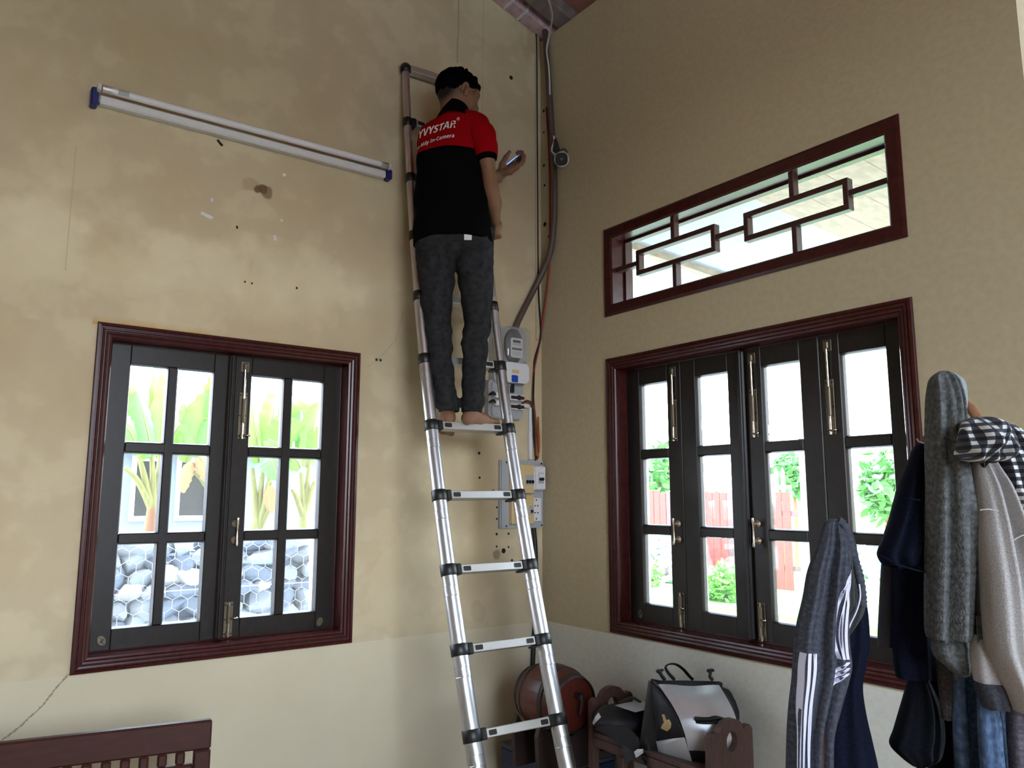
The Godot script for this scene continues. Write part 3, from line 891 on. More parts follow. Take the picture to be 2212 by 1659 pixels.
func ladder() -> void:
	var o := thing("ladder", "tall aluminium telescopic ladder with black collars leaning on the wall under the man", "ladder")
	var st: SurfaceTool
	for side in 2:
		for k in range(-2, 10):
			var r := 0.0325 - 0.0016 * maxi(k, -1)
			var a := rail_at(k if k > -2 else -2.18, side)
			var b := rail_at(k + 1, side)
			var y := (b - a).normalized()
			var bs := frame_of(b - a)
			var len := a.distance_to(b)
			st = S()
			lathe(st, [Vector2(r, 0.0), Vector2(r, len * 0.666)], 28, Transform3D(bs, a))
			lathe(st, [Vector2(r, len * 0.666), Vector2(r + 0.0009, len * 0.670), Vector2(r + 0.0009, len * 0.674), Vector2(r, len * 0.678)], 28, Transform3D(bs, a), true)
			lathe(st, [Vector2(r, len * 0.678), Vector2(r, len * 0.785)], 28, Transform3D(bs, a))
			lathe(st, [Vector2(r, len * 0.785), Vector2(r - 0.0007, len * 0.787), Vector2(r - 0.0007, len * 0.790), Vector2(r, len * 0.792)], 28, Transform3D(bs, a), true)
			lathe(st, [Vector2(r, len * 0.792), Vector2(r, len)], 28, Transform3D(bs, a))
			put(st, "rail_section", M.alu, o)
		st = S()
		lathe(st, [Vector2(0, 0), Vector2(0.036, 0), Vector2(0.04, 0.01), Vector2(0.04, 0.06), Vector2(0.037, 0.075)], 20, Transform3D(Basis(), rail_at(-2.2, side) * Vector3(1, 0, 1)))
		put(st, "foot", M.black, o)
		st = S()
		var top := rail_basis(10)
		lathe(st, [Vector2(0, 0.03), Vector2(0.014, 0.028), Vector2(0.024, 0.018), Vector2(0.027, 0.0), Vector2(0.026, -0.018), Vector2(0.019, -0.024)], 20, Transform3D(top, rail_at(10, side)))
		put(st, "end_cap", M.black, o)
	for k in range(-1, 11):
		var bs := rail_basis(k)
		var r := 0.0325 - 0.0016 * maxi(k, 0)
		var w := rail_at(k, 0).distance_to(rail_at(k, 1))
		var c := rail_at(k, 0)
		for side in 2:
			if k == 10: continue
			st = S()
			var rr := r + 0.005
			lathe(st, [Vector2(r - 0.001, -0.023), Vector2(rr - 0.002, -0.023), Vector2(rr, -0.021), Vector2(rr, 0.021), Vector2(rr - 0.002, 0.023), Vector2(r - 0.003, 0.023)], 28, Transform3D(bs, rail_at(k, side)), false)
			box(st, rail_at(k, side) + bs.x * (rr + 0.004) * (1 - 2 * side), Vector3(0.024, 0.044, 0.048), 0.004, bs)
			if side == 1: box(st, rail_at(k, side) - bs.x * (rr + 0.02) - bs.y * 0.024, Vector3(0.03, 0.008, 0.03), 0.003, bs)
			put(st, "collar", M.black, o)
		var x0 := r + 0.02
		var x1 := w - r - 0.02
		if k == 10: x0 = 0.02; x1 = w - 0.02
		st = S()
		box(st, c + bs * Vector3((x0 + x1) / 2, 0, 0), Vector3(x1 - x0, 0.034, 0.042), 0.0025, bs)
		put(st, "rung", M.rung, o)
		for side in 2:
			if k == 10: continue
			st = S()
			slab(st, rrect(0.034, 0.019, 0.004), 0.0, 0.0025, Transform3D(bs, c + bs * Vector3(x0 + 0.026 if side == 0 else x1 - 0.026, 0, 0.0205)))
			put(st, "release_button", M.black, o)

# ---- the man on the ladder
const NF := Vector3(0.5945, 0, -0.8041)   # away from the camera, level
const RT := Vector3(0.8041, 0, 0.5945)    # to the right of the photograph, level

func pp(u: float, v: float, off := 0.0) -> Vector3:
	var r := ray(u, v)
	return EYE + r * ((Vector3(-0.74, 1.9, 0.42) - EYE).dot(NF) + off) / r.dot(NF)

func bones_of(p: Array) -> Array:
	# [u, v, off, radius] in a row
	var b := []
	for i in p.size() - 1:
		b.append([pp(p[i][0], p[i][1], p[i][2]), pp(p[i + 1][0], p[i + 1][1], p[i + 1][2]), p[i][3], p[i + 1][3]])
	return b

func join(parts: Array) -> Array:
	var vs := PackedVector3Array()
	var ix := PackedInt32Array()
	for F: Dictionary in parts:
		var n := vs.size()
		vs.append_array(F.v)
		for i: int in F.i: ix.append(n + i)
	return [vs, ix]

func person() -> void:
	var o := thing("person", "barefoot man in a red and black polo shirt and dark jeans standing on the ladder", "person")
	var hc := pp(988, 200, 0.02)
	var fh := (NF * 0.60 + RT * 0.80).normalized()
	var rh := (RT * 0.60 - NF * 0.80).normalized()
	var hb := Basis(rh, Vector3.UP, -fh)     # -z looks ahead
	hb = Basis(rh, -0.10) * hb
	var hx := Transform3D(hb, hc)
	var hp := func(x: float, y: float, z: float) -> Vector3: return hx * Vector3(x, y, -z)
	# head, neck
	var head := [[hp.call(0, 0.012, -0.018), hp.call(0, 0.015, 0.028), 0.086, 0.08], [hp.call(-0.022, -0.045, 0.04), hp.call(0.022, -0.045, 0.04), 0.052, 0.052], [hp.call(0, -0.06, 0.05), hp.call(0, -0.098, 0.068), 0.044, 0.024],
		[hp.call(-0.05, -0.06, 0.0), hp.call(-0.02, -0.1, 0.055), 0.022, 0.018], [hp.call(0.05, -0.06, 0.0), hp.call(0.02, -0.1, 0.055), 0.022, 0.018],
		[hp.call(0, -0.005, 0.098), hp.call(0, -0.038, 0.112), 0.009, 0.013], [hp.call(-0.014, -0.066, 0.088), hp.call(0.014, -0.066, 0.088), 0.01, 0.01], [hp.call(-0.03, 0.008, 0.09), hp.call(0.03, 0.008, 0.09), 0.012, 0.012],
		[hp.call(0, -0.03, -0.03), pp(983, 258, 0.0), 0.058, 0.064]]
	var parts := [field(head, 0.005, 0.022)]
	for s: int in [-1, 1]:
		var ear := []
		for i in 9:
			var a := lerpf(-0.5, 3.9, i / 8.0)
			var b := lerpf(-0.5, 3.9, (i + 1) / 8.0)
			ear.append([hp.call(s * (0.083 + 0.006 * sin(a)), -0.018 + 0.026 * sin(a) - 0.004, -0.008 - 0.014 * cos(a)), hp.call(s * (0.083 + 0.006 * sin(b)), -0.018 + 0.026 * sin(b) - 0.004, -0.008 - 0.014 * cos(b)), 0.006, 0.006])
		ear.append([hp.call(s * 0.076, -0.02, 0.0), hp.call(s * 0.08, -0.03, 0.002), 0.011, 0.012])
		ear.append([hp.call(s * 0.081, -0.046, 0.004), hp.call(s * 0.08, -0.04, 0.002), 0.007, 0.008])
		parts.append(field(ear, 0.003, 0.005))
	# trunk and limbs under the clothes, one surface
	var core := bones_of([[983, 262, 0, 0.06], [980, 330, 0, 0.07], [978, 430, 0, 0.07], [980, 530, 0, 0.065]])
	core += bones_of([[940, 292, 0.02, 0.04], [1026, 272, -0.02, 0.04]])
	core += bones_of([[945, 560, 0, 0.06], [946, 650, 0, 0.045], [948, 735, 0, 0.036], [955, 800, 0, 0.032], [966, 870, 0, 0.028], [968, 897, 0, 0.03]])
	core += bones_of([[1020, 555, 0, 0.06], [1030, 650, 0, 0.045], [1030, 735, 0, 0.036], [1026, 800, 0, 0.032], [1021, 870, 0, 0.028], [1020, 897, 0, 0.03]])
	core += bones_of([[1032, 278, -0.03, 0.04], [1050, 340, -0.04, 0.037], [1061, 415, -0.03, 0.032], [1067, 440, 0.0, 0.031], [1071, 478, 0.05, 0.023]])
	core += bones_of([[930, 292, 0.04, 0.04], [935, 340, 0.16, 0.037], [968, 420, 0.24, 0.033], [1010, 415, 0.27, 0.032], [1074, 383, 0.30, 0.023], [1079, 376, 0.30, 0.023]])
	parts.append(field(core, 0.011, 0.03))
	# right hand, hanging half closed
	var hand := bones_of([[1071, 478, 0.05, 0.024], [1073, 488, 0.06, 0.026], [1072, 496, 0.07, 0.024]])
	for i in 4:
		var e := 0.022 * i - 0.033
		var q := pp(1073, 497, 0.075) + NF * e * 0.8 + RT * e * 0.2
		hand.append([q, q + Vector3(0.004, -0.022, 0) + RT * 0.004, 0.0095, 0.009])
		hand.append([q + Vector3(0.004, -0.022, 0) + RT * 0.004, q + Vector3(0, -0.03, 0) - RT * 0.02, 0.009, 0.0085])
		hand.append([q + Vector3(0, -0.03, 0) - RT * 0.02, q + Vector3(0, -0.012, 0) - RT * 0.03, 0.0085, 0.008])
	var th := pp(1073, 484, 0.04)
	hand.append([th, th + Vector3(0, -0.03, 0) - NF * 0.022, 0.013, 0.011])
	hand.append([th + Vector3(0, -0.03, 0) - NF * 0.022, th + Vector3(0, -0.055, 0) - NF * 0.012 - RT * 0.01, 0.011, 0.009])
	parts.append(field(hand, 0.0035, 0.008))
	# left hand raised with the palm up round the telephone
	var lh := bones_of([[1075, 383, 0.30, 0.025], [1086, 372, 0.30, 0.025], [1098, 364, 0.30, 0.023]])
	lh += bones_of([[1086, 372, 0.285, 0.02], [1101, 369, 0.27, 0.02], [1116, 360, 0.28, 0.017]])
	lh += bones_of([[1095, 365, 0.31, 0.02], [1114, 356, 0.32, 0.018]])
	var fing := [[[1116, 361, 0.262, 0.0105], [1127, 353, 0.262, 0.01], [1131, 342, 0.27, 0.0095], [1129, 328, 0.275, 0.0075]], [[1119, 357, 0.29, 0.0105], [1130, 348, 0.293, 0.01], [1132, 337, 0.298, 0.0095], [1125, 327, 0.305, 0.008]], [[1118, 354, 0.315, 0.0105], [1128, 345, 0.32, 0.01], [1128, 336, 0.325, 0.009], [1120, 327, 0.33, 0.008]], [[1114, 352, 0.335, 0.0095], [1121, 344, 0.34, 0.009], [1122, 337, 0.345, 0.0085], [1116, 330, 0.35, 0.007]]]
	for f: Array in fing: lh += bones_of(f)
	lh += bones_of([[1083, 368, 0.285, 0.018], [1085, 355, 0.275, 0.0145], [1093, 340, 0.272, 0.012], [1101, 328, 0.275, 0.0085]])
	parts.append(field(lh, 0.0035, 0.007))
	# feet: the left points at the wall across the rung, the right lies along it
	var foot := bones_of([[968, 890, 0.0, 0.031], [967, 902, -0.02, 0.031], [967, 908, -0.025, 0.028]])
	foot += bones_of([[967, 904, 0.0, 0.034], [965, 913, 0.07, 0.031], [963, 924, 0.13, 0.026]])
	foot += bones_of([[955, 926, 0.13, 0.017], [972, 922, 0.14, 0.02]])
	for i in 5:
		var u := 976.0 - i * 5.2
		var tip := 0.185 - 0.012 * i
		foot += bones_of([[u - 2, 927 + i, 0.14, 0.013 if i == 0 else 0.0105], [u, 937 - i * 0.9, tip, 0.0125 if i == 0 else 0.009]])
	parts.append(field(foot, 0.0045, 0.012))
	foot = bones_of([[1020, 890, 0.0, 0.031], [1014, 900, -0.01, 0.029], [1009, 904, -0.02, 0.027]])
	foot += bones_of([[1018, 894, 0.0, 0.033], [1038, 903, 0.05, 0.026], [1056, 908, 0.10, 0.02]])
	foot += bones_of([[1010, 906, 0.0, 0.024], [1035, 909, 0.04, 0.018], [1058, 910, 0.085, 0.016], [1055, 909, 0.13, 0.015]])
	for i in 5:
		foot += bones_of([[1060 - i * 1.5, 909.5, 0.085 + i * 0.014, 0.012 if i == 0 else 0.009], [1076 - i * 2.8, 912, 0.12 + i * 0.012, 0.0105 if i == 0 else 0.0075]])
	parts.append(field(foot, 0.0045, 0.01))
	var j := join(parts)
	var tone := func(p: Vector3) -> Color:
		var c := Color(0.19, 0.095, 0.057)
		var q: Vector3 = hx.affine_inverse() * p
		if q.length() < 0.16 and q.y > -0.12:
			# short clipped hair that fades out above the neck and ears
			var k := clampf((q.y + 0.04 + maxf(q.z - 0.02, 0) * 1.25 - maxf(-q.z - 0.05, 0) * 3.0) / 0.055, 0, 1)
			if absf(q.x) > 0.077 and q.y < 0.02: k = 0.0
			c = c.lerp(Color(0.012, 0.01, 0.009), k)
		return c
	put_mesh(skin(j[0], j[1], tone), "body", M.skin, o)
	# hair: thick on top, clipped at the sides
	var nz := FastNoiseLite.new()
	nz.seed = 5; nz.frequency = 45.0; nz.fractal_octaves = 2
	var inv := hx.affine_inverse()
	var hb2 := [[hp.call(0, 0.018, -0.022), hp.call(0, 0.022, 0.028), 0.089, 0.082], [hp.call(0.01, 0.052, 0.05), hp.call(0.0, 0.05, 0.08), 0.043, 0.026], [hp.call(-0.025, 0.042, 0.0), hp.call(0.025, 0.046, 0.02), 0.054, 0.054]]
	for i in 26:
		var a := rng.randf() * TAU
		var e := rng.randf_range(0.5, 1.4)
		hb2.append([hp.call(cos(a) * sin(e) * 0.08, 0.024 + cos(e) * 0.08, 0.01 + sin(a) * sin(e) * 0.09), hp.call(cos(a) * sin(e) * 0.086, 0.028 + cos(e) * 0.085, 0.01 + sin(a) * sin(e) * 0.098), 0.012, 0.009])
	var F := field(hb2, 0.0045, 0.012, 0.0035, nz, [func(p: Vector3) -> float:
		var q := inv * p
		return -0.004 - q.y - maxf(q.z - 0.02, 0.0) * 0.95 + maxf(-q.z - 0.03, 0.0) * 0.5])
	put_mesh(skin(F.v, F.i), "hair", M.hair, o)
	# jeans
	var wn := FastNoiseLite.new()
	wn.seed = 11; wn.frequency = 9.0; wn.fractal_octaves = 3
	var jb := bones_of([[938, 545, 0.0, 0.083], [1030, 540, 0.0, 0.083]]) + bones_of([[937, 515, 0.0, 0.083], [1028, 510, 0.0, 0.083]])
	jb += bones_of([[942, 575, -0.035, 0.082], [944, 600, -0.02, 0.08]]) + bones_of([[1022, 570, -0.035, 0.082], [1026, 597, -0.02, 0.08]])
	jb += bones_of([[941, 575, 0.0, 0.083], [944, 650, 0.0, 0.069], [946, 715, 0.01, 0.057], [950, 755, 0.0, 0.054], [953, 790, -0.01, 0.052], [958, 830, 0.0, 0.043], [964, 853, 0.0, 0.045], [966, 870, 0.0, 0.047], [970, 884, 0.0, 0.041]])
	jb += bones_of([[1028, 575, 0.0, 0.083], [1031, 650, 0.0, 0.069], [1030, 715, 0.01, 0.056], [1027, 755, 0.0, 0.054], [1025, 790, -0.01, 0.052], [1023, 830, 0.0, 0.048], [1023, 853, 0.0, 0.047], [1022, 868, 0.0, 0.047], [1019, 886, 0.0, 0.041]])
	# bunched cloth above the cuffs, seams of the pockets
	for q: Array in [[967, 866, 0.047], [966, 874, 0.048], [1022, 864, 0.048], [1021, 873, 0.047], [949, 757, 0.055], [1027, 742, 0.054]]:
		var c := pp(q[0], q[1], 0.0)
		for i in 10:
			var a := TAU * i / 10
			var b := TAU * (i + 1) / 10
			jb.append([c + (RT * cos(a) + NF * sin(a)) * (q[2] - 0.007) + Vector3.UP * 0.006 * sin(2 * a), c + (RT * cos(b) + NF * sin(b)) * (q[2] - 0.007) + Vector3.UP * 0.006 * sin(2 * b), 0.009, 0.009])
	var hemL := pp(970, 887, 0).y
	F = field(jb, 0.0085, 0.016, 0.011, wn, [func(p: Vector3) -> float: return hemL - p.y])
	put_mesh(skin(F.v, F.i), "jeans", M.jeans, o)
	for q: Array in [[945, 566, 0.0], [1020, 560, 0.0]]:
		var st := S()
		var pts := []
		for e: Array in [[-24, -26], [-26, 10], [-10, 26], [0, 30], [12, 25], [24, 6], [22, -27]]: pts.append(cling(F, pp(q[0] + e[0], q[1] + e[1], -0.3), ray(q[0] + e[0], q[1] + e[1]).normalized()) - NF * 0.001)
		tube(st, spline(pts, 5), 0.0028, 6)
		put(st, "pocket_seam", M.jeans, o)
	var st2 := S()
	var lp := cling(F, pp(1011, 512, -0.3), ray(1011, 512).normalized()) - NF * 0.003
	slab(st2, rrect(0.034, 0.03, 0.002), -0.002, 0.002, Transform3D(Basis(RT, Vector3.UP, -NF), lp))
	put(st2, "jeans_label", M.print, o).set_meta("label", "small white square label on the back pocket")
	for q: Array in [[970, 883, 0.047], [1019, 884, 0.047]]:
		st2 = S()
		var c := pp(q[0], q[1], 0)
		lathe(st2, [Vector2(q[2] - 0.012, -0.012), Vector2(q[2] - 0.002, -0.013), Vector2(q[2], 0.0), Vector2(q[2] - 0.002, 0.013), Vector2(q[2] - 0.012, 0.014)], 24, Transform3D(Basis(), c))
		put(st2, "trouser_cuff", M.jeans, o)
	# shirt: black below, red yoke, red sleeves with black cuffs, black collar
	var sn := FastNoiseLite.new()
	sn.seed = 21; sn.frequency = 6.0; sn.fractal_octaves = 3
	var sb := bones_of([[944, 296, 0.02, 0.072], [940, 350, 0.02, 0.083], [938, 430, 0.01, 0.088], [936, 490, 0.0, 0.088], [935, 530, 0.0, 0.09]])
	sb += bones_of([[1020, 276, -0.01, 0.07], [1002, 345, -0.01, 0.085], [1008, 430, -0.02, 0.088], [1018, 490, 0.0, 0.09], [1023, 530, 0.0, 0.092]])
	sb += bones_of([[983, 276, 0.0, 0.082], [972, 345, -0.005, 0.105], [974, 430, -0.005, 0.105], [978, 490, 0, 0.105], [979, 530, 0, 0.105]])
	sb += bones_of([[928, 300, 0.02, 0.05], [982, 256, 0.0, 0.05], [1036, 272, -0.02, 0.05]])
	var yh := pp(984, 502, -0.1).y
	var mid := pp(980, 505, 0.0)
	var SH := field(sb, 0.009, 0.03, 0.006, sn, [func(p: Vector3) -> float:
		var s := (p - mid).dot(RT) / 0.19
		return (yh - 0.035 * s * s) - p.y])
	var yb := pp(995, 317, -0.1).y
	var yk := split(SH, func(p: Vector3) -> float: return p.y - yb)
	put_mesh(skin(SH.v, yk[0]), "shirt_body", M.shirt, o)
	put_mesh(skin(SH.v, yk[1]), "shirt_yoke", M.red, o)
	for q: Array in [[[1028, 272, -0.02, 0.062], [1040, 292, -0.04, 0.062], [1047, 320, -0.05, 0.056], [1052, 352, -0.055, 0.048]], [[932, 292, 0.03, 0.058], [928, 312, 0.09, 0.056], [931, 338, 0.15, 0.052], [938, 352, 0.17, 0.048]]]:
		var b := bones_of(q)
		var e: Vector3 = b[2][1]
		var d: Vector3 = (b[2][1] - b[1][0]).normalized()
		d = (d + Vector3.DOWN * 0.3).normalized()
		e = e - d * 0.012
		var SL := field(b, 0.007, 0.02, 0.004, sn, [func(p: Vector3) -> float: return (p - e).dot(d)])
		var cf := split(SL, func(p: Vector3) -> float: return (p - e).dot(d) + 0.017)
		put_mesh(skin(SL.v, cf[0]), "sleeve", M.red, o)
		put_mesh(skin(SL.v, cf[1]), "sleeve_cuff", M.shirt, o)
	st2 = S()
	var rings := []
	var nk := pp(984, 246, 0.0)
	for q: Array in [[0.092, -0.05], [0.080, -0.026], [0.068, -0.004], [0.062, 0.024], [0.059, 0.026], [0.057, 0.012], [0.06, -0.03]]:
		var g := []
		for i in 32:
			var a := TAU * i / 32
			var dir := RT * cos(a) + NF * sin(a)
			g.append(nk + dir * q[0] + Vector3.UP * (q[1] - 0.02 * sin(a) - 0.008 * cos(a)))
		rings.append(g)
	loft(st2, rings, false)
	put(st2, "collar", M.shirt, o)
	# the print on the back follows the cloth
	var rr := Vector3(0.68, 0.11, 0.725).normalized()
	letters(o, SH, "LYVYSTAR", 0.0365, cling(SH, pp(984, 276, -0.4), ray(984, 276).normalized()), rr, true)
	letters(o, SH, "Mực In-Máy In-Camera", 0.0215, cling(SH, pp(981, 297, -0.4), ray(981, 297).normalized()), rr, false)
	var rc := cling(SH, pp(989, 258, -0.4), ray(989, 258).normalized())
	letters(o, SH, "®", 0.016, rc + rr * 0.008 - Vector3.UP * 0.006, rr, false)
	# the telephone in his raised hand
	var ph := thing("phone", "lit mobile phone held in the man's raised left hand", "phone")
	var p0 := pp(1094, 357, 0.285)
	var p1 := pp(1119, 337, 0.30)
	var px := (p1 - p0).normalized()
	var ul := (Vector3.UP * px.dot(RT) - RT * px.y).normalized()
	var nn := (ul - NF * 0.42).normalized()
	nn = (nn - px * nn.dot(px)).normalized()
	var pb := Basis(px, nn.cross(px), nn)
	var pc := (p0 + p1) / 2 + pb.y * 0.02
	if pb.y.dot(NF) < 0: pc = (p0 + p1) / 2 - pb.y * 0.02
	st2 = S()
	slab(st2, rrect(p0.distance_to(p1) + 0.016, 0.072, 0.008), -0.006, 0.0, Transform3D(pb, pc))
	put(st2, "phone_case", M.black, ph)
	st2 = S()
	slab(st2, rrect(p0.distance_to(p1) + 0.012, 0.068, 0.006), 0.0002, 0.001, Transform3D(pb, pc))
	put(st2, "screen", mat(Color(0.1, 0.12, 0.16), 0.2, 0.0, {"emission_enabled": true, "emission": Color(0.55, 0.68, 1.0), "emission_energy_multiplier": 3.0}), ph)
	var gl := OmniLight3D.new()
	gl.name = "screen_glow"
	gl.light_color = Color(0.55, 0.68, 1.0)
	gl.light_energy = 0.004
	gl.light_size = 0.03
	gl.omni_range = 12.0
	gl.omni_attenuation = 2.0
	gl.shadow_enabled = true
	ph.add_child(gl)
	gl.position = pc + nn * 0.02

# where a straight line meets the cloth
func cling(F: Dictionary, from: Vector3, dir: Vector3) -> Vector3:
	var p := from
	for i in 60:
		var q: Vector3 = (p - F.lo) / F.c
		var inside: bool = q.x > 1 and q.y > 1 and q.z > 1 and q.x < F.n.x - 2 and q.y < F.n.y - 2 and q.z < F.n.z - 2
		var d := sample(F, p) if inside else 0.02
		if d > 0.5: d = 0.02
		if absf(d) < 0.0004: break
		p += dir * d * 0.8
	return p

func letters(o: Node3D, F: Dictionary, what: String, size: float, at: Vector3, right: Vector3, slant: bool) -> void:
	var t := TextMesh.new()
	t.text = what
	var f := SystemFont.new()
	f.font_names = PackedStringArray(["Droid Sans"])
	f.font_weight = 700
	t.font = f
	t.font_size = 64
	t.pixel_size = size / 46.0
	t.depth = 0.0
	t.curve_step = 1.5
	t.horizontal_alignment = HORIZONTAL_ALIGNMENT_RIGHT
	t.vertical_alignment = VERTICAL_ALIGNMENT_BOTTOM
	var arr := t.get_mesh_arrays()
	var src: PackedVector3Array = arr[Mesh.ARRAY_VERTEX]
	var ind: PackedInt32Array = arr[Mesh.ARRAY_INDEX] if arr[Mesh.ARRAY_INDEX] else PackedInt32Array()
	if ind.is_empty():
		for i in src.size(): ind.append(i)
	var hi := -INF
	var lo := INF
	for v in src:
		hi = maxf(hi, v.x)
		lo = minf(lo, v.y)
	var base := size * 0.0
	var into := Vector3.UP.cross(right).normalized()
	if into.dot(NF) < 0: into = -into
	var out := PackedVector3Array()
	for v in src:
		var x := (v.x - hi) * (0.92 if slant else 0.78)
		var y := v.y - 16.0 * t.pixel_size
		if slant: x += y * 0.18
		var p := at + right * x + Vector3.UP * (y + base)
		out.append(cling(F, p - into * 0.25, into) - into * 0.0022)
	put_mesh(skin(out, ind), "print", M.print, o)

func electrics() -> void:
	var st: SurfaceTool
	var Z := Transform3D()
	# electricity meter in its clear-fronted box
	var m := thing("electricity_meter", "grey electricity meter box with clear rounded cover and blue sticker behind the ladder", "meter")
	var a := wz(1090, 703, 0.1)
	var b := wz(1143, 830, 0.1)
	var cx := (a.x + b.x) / 2
	var wd := b.x - a.x
	var top := a.y
	var bot := b.y
	st = S()
	slab(st, rrect(wd + 0.05, top - bot + 0.02, 0.045), 0.0, 0.05, Transform3D(Basis(), Vector3(cx - 0.005, (top + bot) / 2, 0)), true)
	slab(st, rrect(wd + 0.02, top - bot, 0.035), 0.05, 0.062, Transform3D(Basis(), Vector3(cx, (top + bot) / 2, 0)), true)
	put(st, "back_box", M.grey, m)
	var ym := wz(1115, 783, 0.1).y
	st = S()
	slab(st, rrect(wd, ym - bot, 0.03), 0.062, 0.1, Transform3D(Basis(), Vector3(cx, (ym + bot) / 2, 0)), true)
	put(st, "terminal_cover", M.white, m)
	st = S()
	lathe(st, [Vector2(0.062, 0.0), Vector2(0.062, 0.012), Vector2(0.058, 0.018), Vector2(0, 0.019)], 28, Transform3D(Basis(Vector3.RIGHT, PI / 2).scaled(Vector3(0.95, 1.5, 1)), Vector3(cx, (top + ym) / 2, 0.062)))
	put(st, "meter_body", M.black, m)
	st = S()
	slab(st, rrect(0.078, 0.105, 0.012), 0.081, 0.083, Transform3D(Basis(), Vector3(cx + 0.012, (top + ym) / 2 - 0.012, 0)))
	put(st, "dial_plate", M.white, m)
	for q: Array in [[0.034, 0.05, 0.014, M.dark], [0.018, 0.055, 0.006, M.grey], [-0.006, 0.064, 0.011, M.black], [-0.024, 0.06, 0.003, M.grey], [-0.032, 0.06, 0.003, M.grey], [-0.04, 0.05, 0.003, M.grey]]:
		st = S()
		box(st, Vector3(cx + 0.012, (top + ym) / 2 - 0.012 + q[0], 0.0834), Vector3(q[1], q[2], 0.0012), 0.0)
		put(st, "dial_line", q[3], m)
	st = S()
	var cov := rrect(wd, top - ym + 0.006, 0.032)
	var rings := []
	for q: Array in [[1.0, 0.063], [1.0, 0.1], [0.97, 0.112], [0.9, 0.119], [0.6, 0.122], [0.2, 0.123]]:
		var g := []
		for p in cov: g.append(Vector3(cx + p.x * q[0], (top + ym) / 2 + p.y * q[0], q[1]))
		rings.append(g)
	loft(st, rings, true)
	put(st, "clear_cover", mat(Color(0.80, 0.80, 0.79, 0.16), 0.06, 0.0, {"transparency": BaseMaterial3D.TRANSPARENCY_ALPHA}), m)
	st = S()
	var bs := wz(1112, 818, 0.1)
	slab(st, rrect(0.041, 0.037, 0.007), 0.1, 0.1015, Transform3D(Basis(), Vector3(bs.x, bs.y, 0)))
	put(st, "sticker", mat(Color(0.03, 0.22, 0.62), 0.5), m).set_meta("label", "square blue sticker")
	st = S()
	slab(st, rrect(0.045, 0.02, 0.004), 0.1, 0.101, Transform3D(Basis(), Vector3(bs.x + 0.005, bs.y + 0.038, 0)))
	put(st, "sticker", M.cream, m)
	# fuse board under it
	var f := thing("fuse_board", "grey board with old porcelain fuse holders just under the meter box", "fuse board")
	st = S()
	slab(st, rrect(0.225, 0.20, 0.025), 0.0, 0.032, Transform3D(Basis(), Vector3(-0.265, 2.06, 0)), true)
	slab(st, rrect(0.20, 0.185, 0.022), 0.032, 0.04, Transform3D(Basis(), Vector3(-0.257, 2.058, 0)), true)
	put(st, "base", M.grey, f)
	for i in 2:
		st = S()
		box(st, Vector3(-0.335, 2.075 - i * 0.04, 0.055), Vector3(0.04, 0.03, 0.032), 0.006)
		put(st, "fuse_holder", M.white, f)
		st = S()
		box(st, Vector3(-0.215, 2.072 - i * 0.048, 0.05), Vector3(0.105, 0.032, 0.024), 0.004)
		put(st, "fuse_holder", M.white, f)
		st = S()
		box(st, Vector3(-0.21, 2.072 - i * 0.048, 0.0595), Vector3(0.09, 0.02, 0.008), 0.003)
		box(st, Vector3(-0.2, 2.072 - i * 0.048, 0.063), Vector3(0.022, 0.026, 0.008), 0.003)
		put(st, "fuse_cap", M.barrel_dark, f)
		st = S()
		tube(st, spline([Vector3(-0.35, 2.075 - i * 0.04, 0.06), Vector3(-0.375, 2.085 - i * 0.04, 0.075), Vector3(-0.385, 2.075 - i * 0.04, 0.055)]), 0.006, 8)
		put(st, "fuse_wire", M.black, f)
	st = S()
	box(st, Vector3(-0.235, 2.123, 0.048), Vector3(0.022, 0.05, 0.014), 0.003)
	put(st, "fuse_stop", M.black, f)
	# consumer unit on its grey back plate
	var p := thing("distribution_board", "cream distribution board with breakers on a grey plastic back plate", "breaker panel")
	st = S()
	slab(st, rrect(0.283, 0.352, 0.006), 0.0, 0.016, Transform3D(Basis(), Vector3(-0.148, 1.573, 0)))
	put(st, "back_plate", M.grey, p)
	st = S()
	slab(st, rrect(0.05, 0.345, 0.004), 0.016, 0.022, Transform3D(Basis(), Vector3(-0.258, 1.573, 0)))
	put(st, "plate_edge", M.grey, p)
	for q: Array in [[-0.252, 1.735], [-0.02, 1.735], [-0.252, 1.41], [-0.02, 1.41]]:
		st = S()
		lathe(st, [Vector2(0.005, 0), Vector2(0.004, 0.002), Vector2(0, 0.001)], 10, Transform3D(Basis(Vector3.RIGHT, PI / 2), Vector3(q[0], q[1], 0.022)))
		put(st, "screw", M.dark, p)
	for q: Array in [[1.651, 0.150], [1.494, 0.150]]:
		st = S()
		box(st, Vector3(-0.165, q[0], 0.034), Vector3(0.145, q[1], 0.036), 0.004)
		put(st, "cover", M.cream, p)
	st = S()
	box(st, Vector3(-0.125, 1.645, 0.0525), Vector3(0.056, 0.05, 0.005), 0.003)
	box(st, Vector3(-0.115, 1.49, 0.0525), Vector3(0.024, 0.05, 0.005), 0.003)
	put(st, "breaker_window", M.grey, p)
	for i in 3:
		st = S()
		box(st, Vector3(-0.143 + i * 0.018, 1.636, 0.058), Vector3(0.011, 0.016, 0.014), 0.002, Basis(Vector3.RIGHT, 0.4))
		put(st, "breaker_switch", M.dark, p)
	st = S()
	box(st, Vector3(-0.113, 1.484, 0.058), Vector3(0.012, 0.016, 0.012), 0.002)
	put(st, "breaker_switch", mat(Color(0.06, 0.09, 0.25), 0.4), p)
	# separate white breaker and the socket plate
	var w := thing("isolator", "small white breaker box with two black switches, top right of the grey plate", "breaker")
	st = S()
	box(st, Vector3(-0.061, 1.657, 0.035), Vector3(0.076, 0.128, 0.038), 0.005)
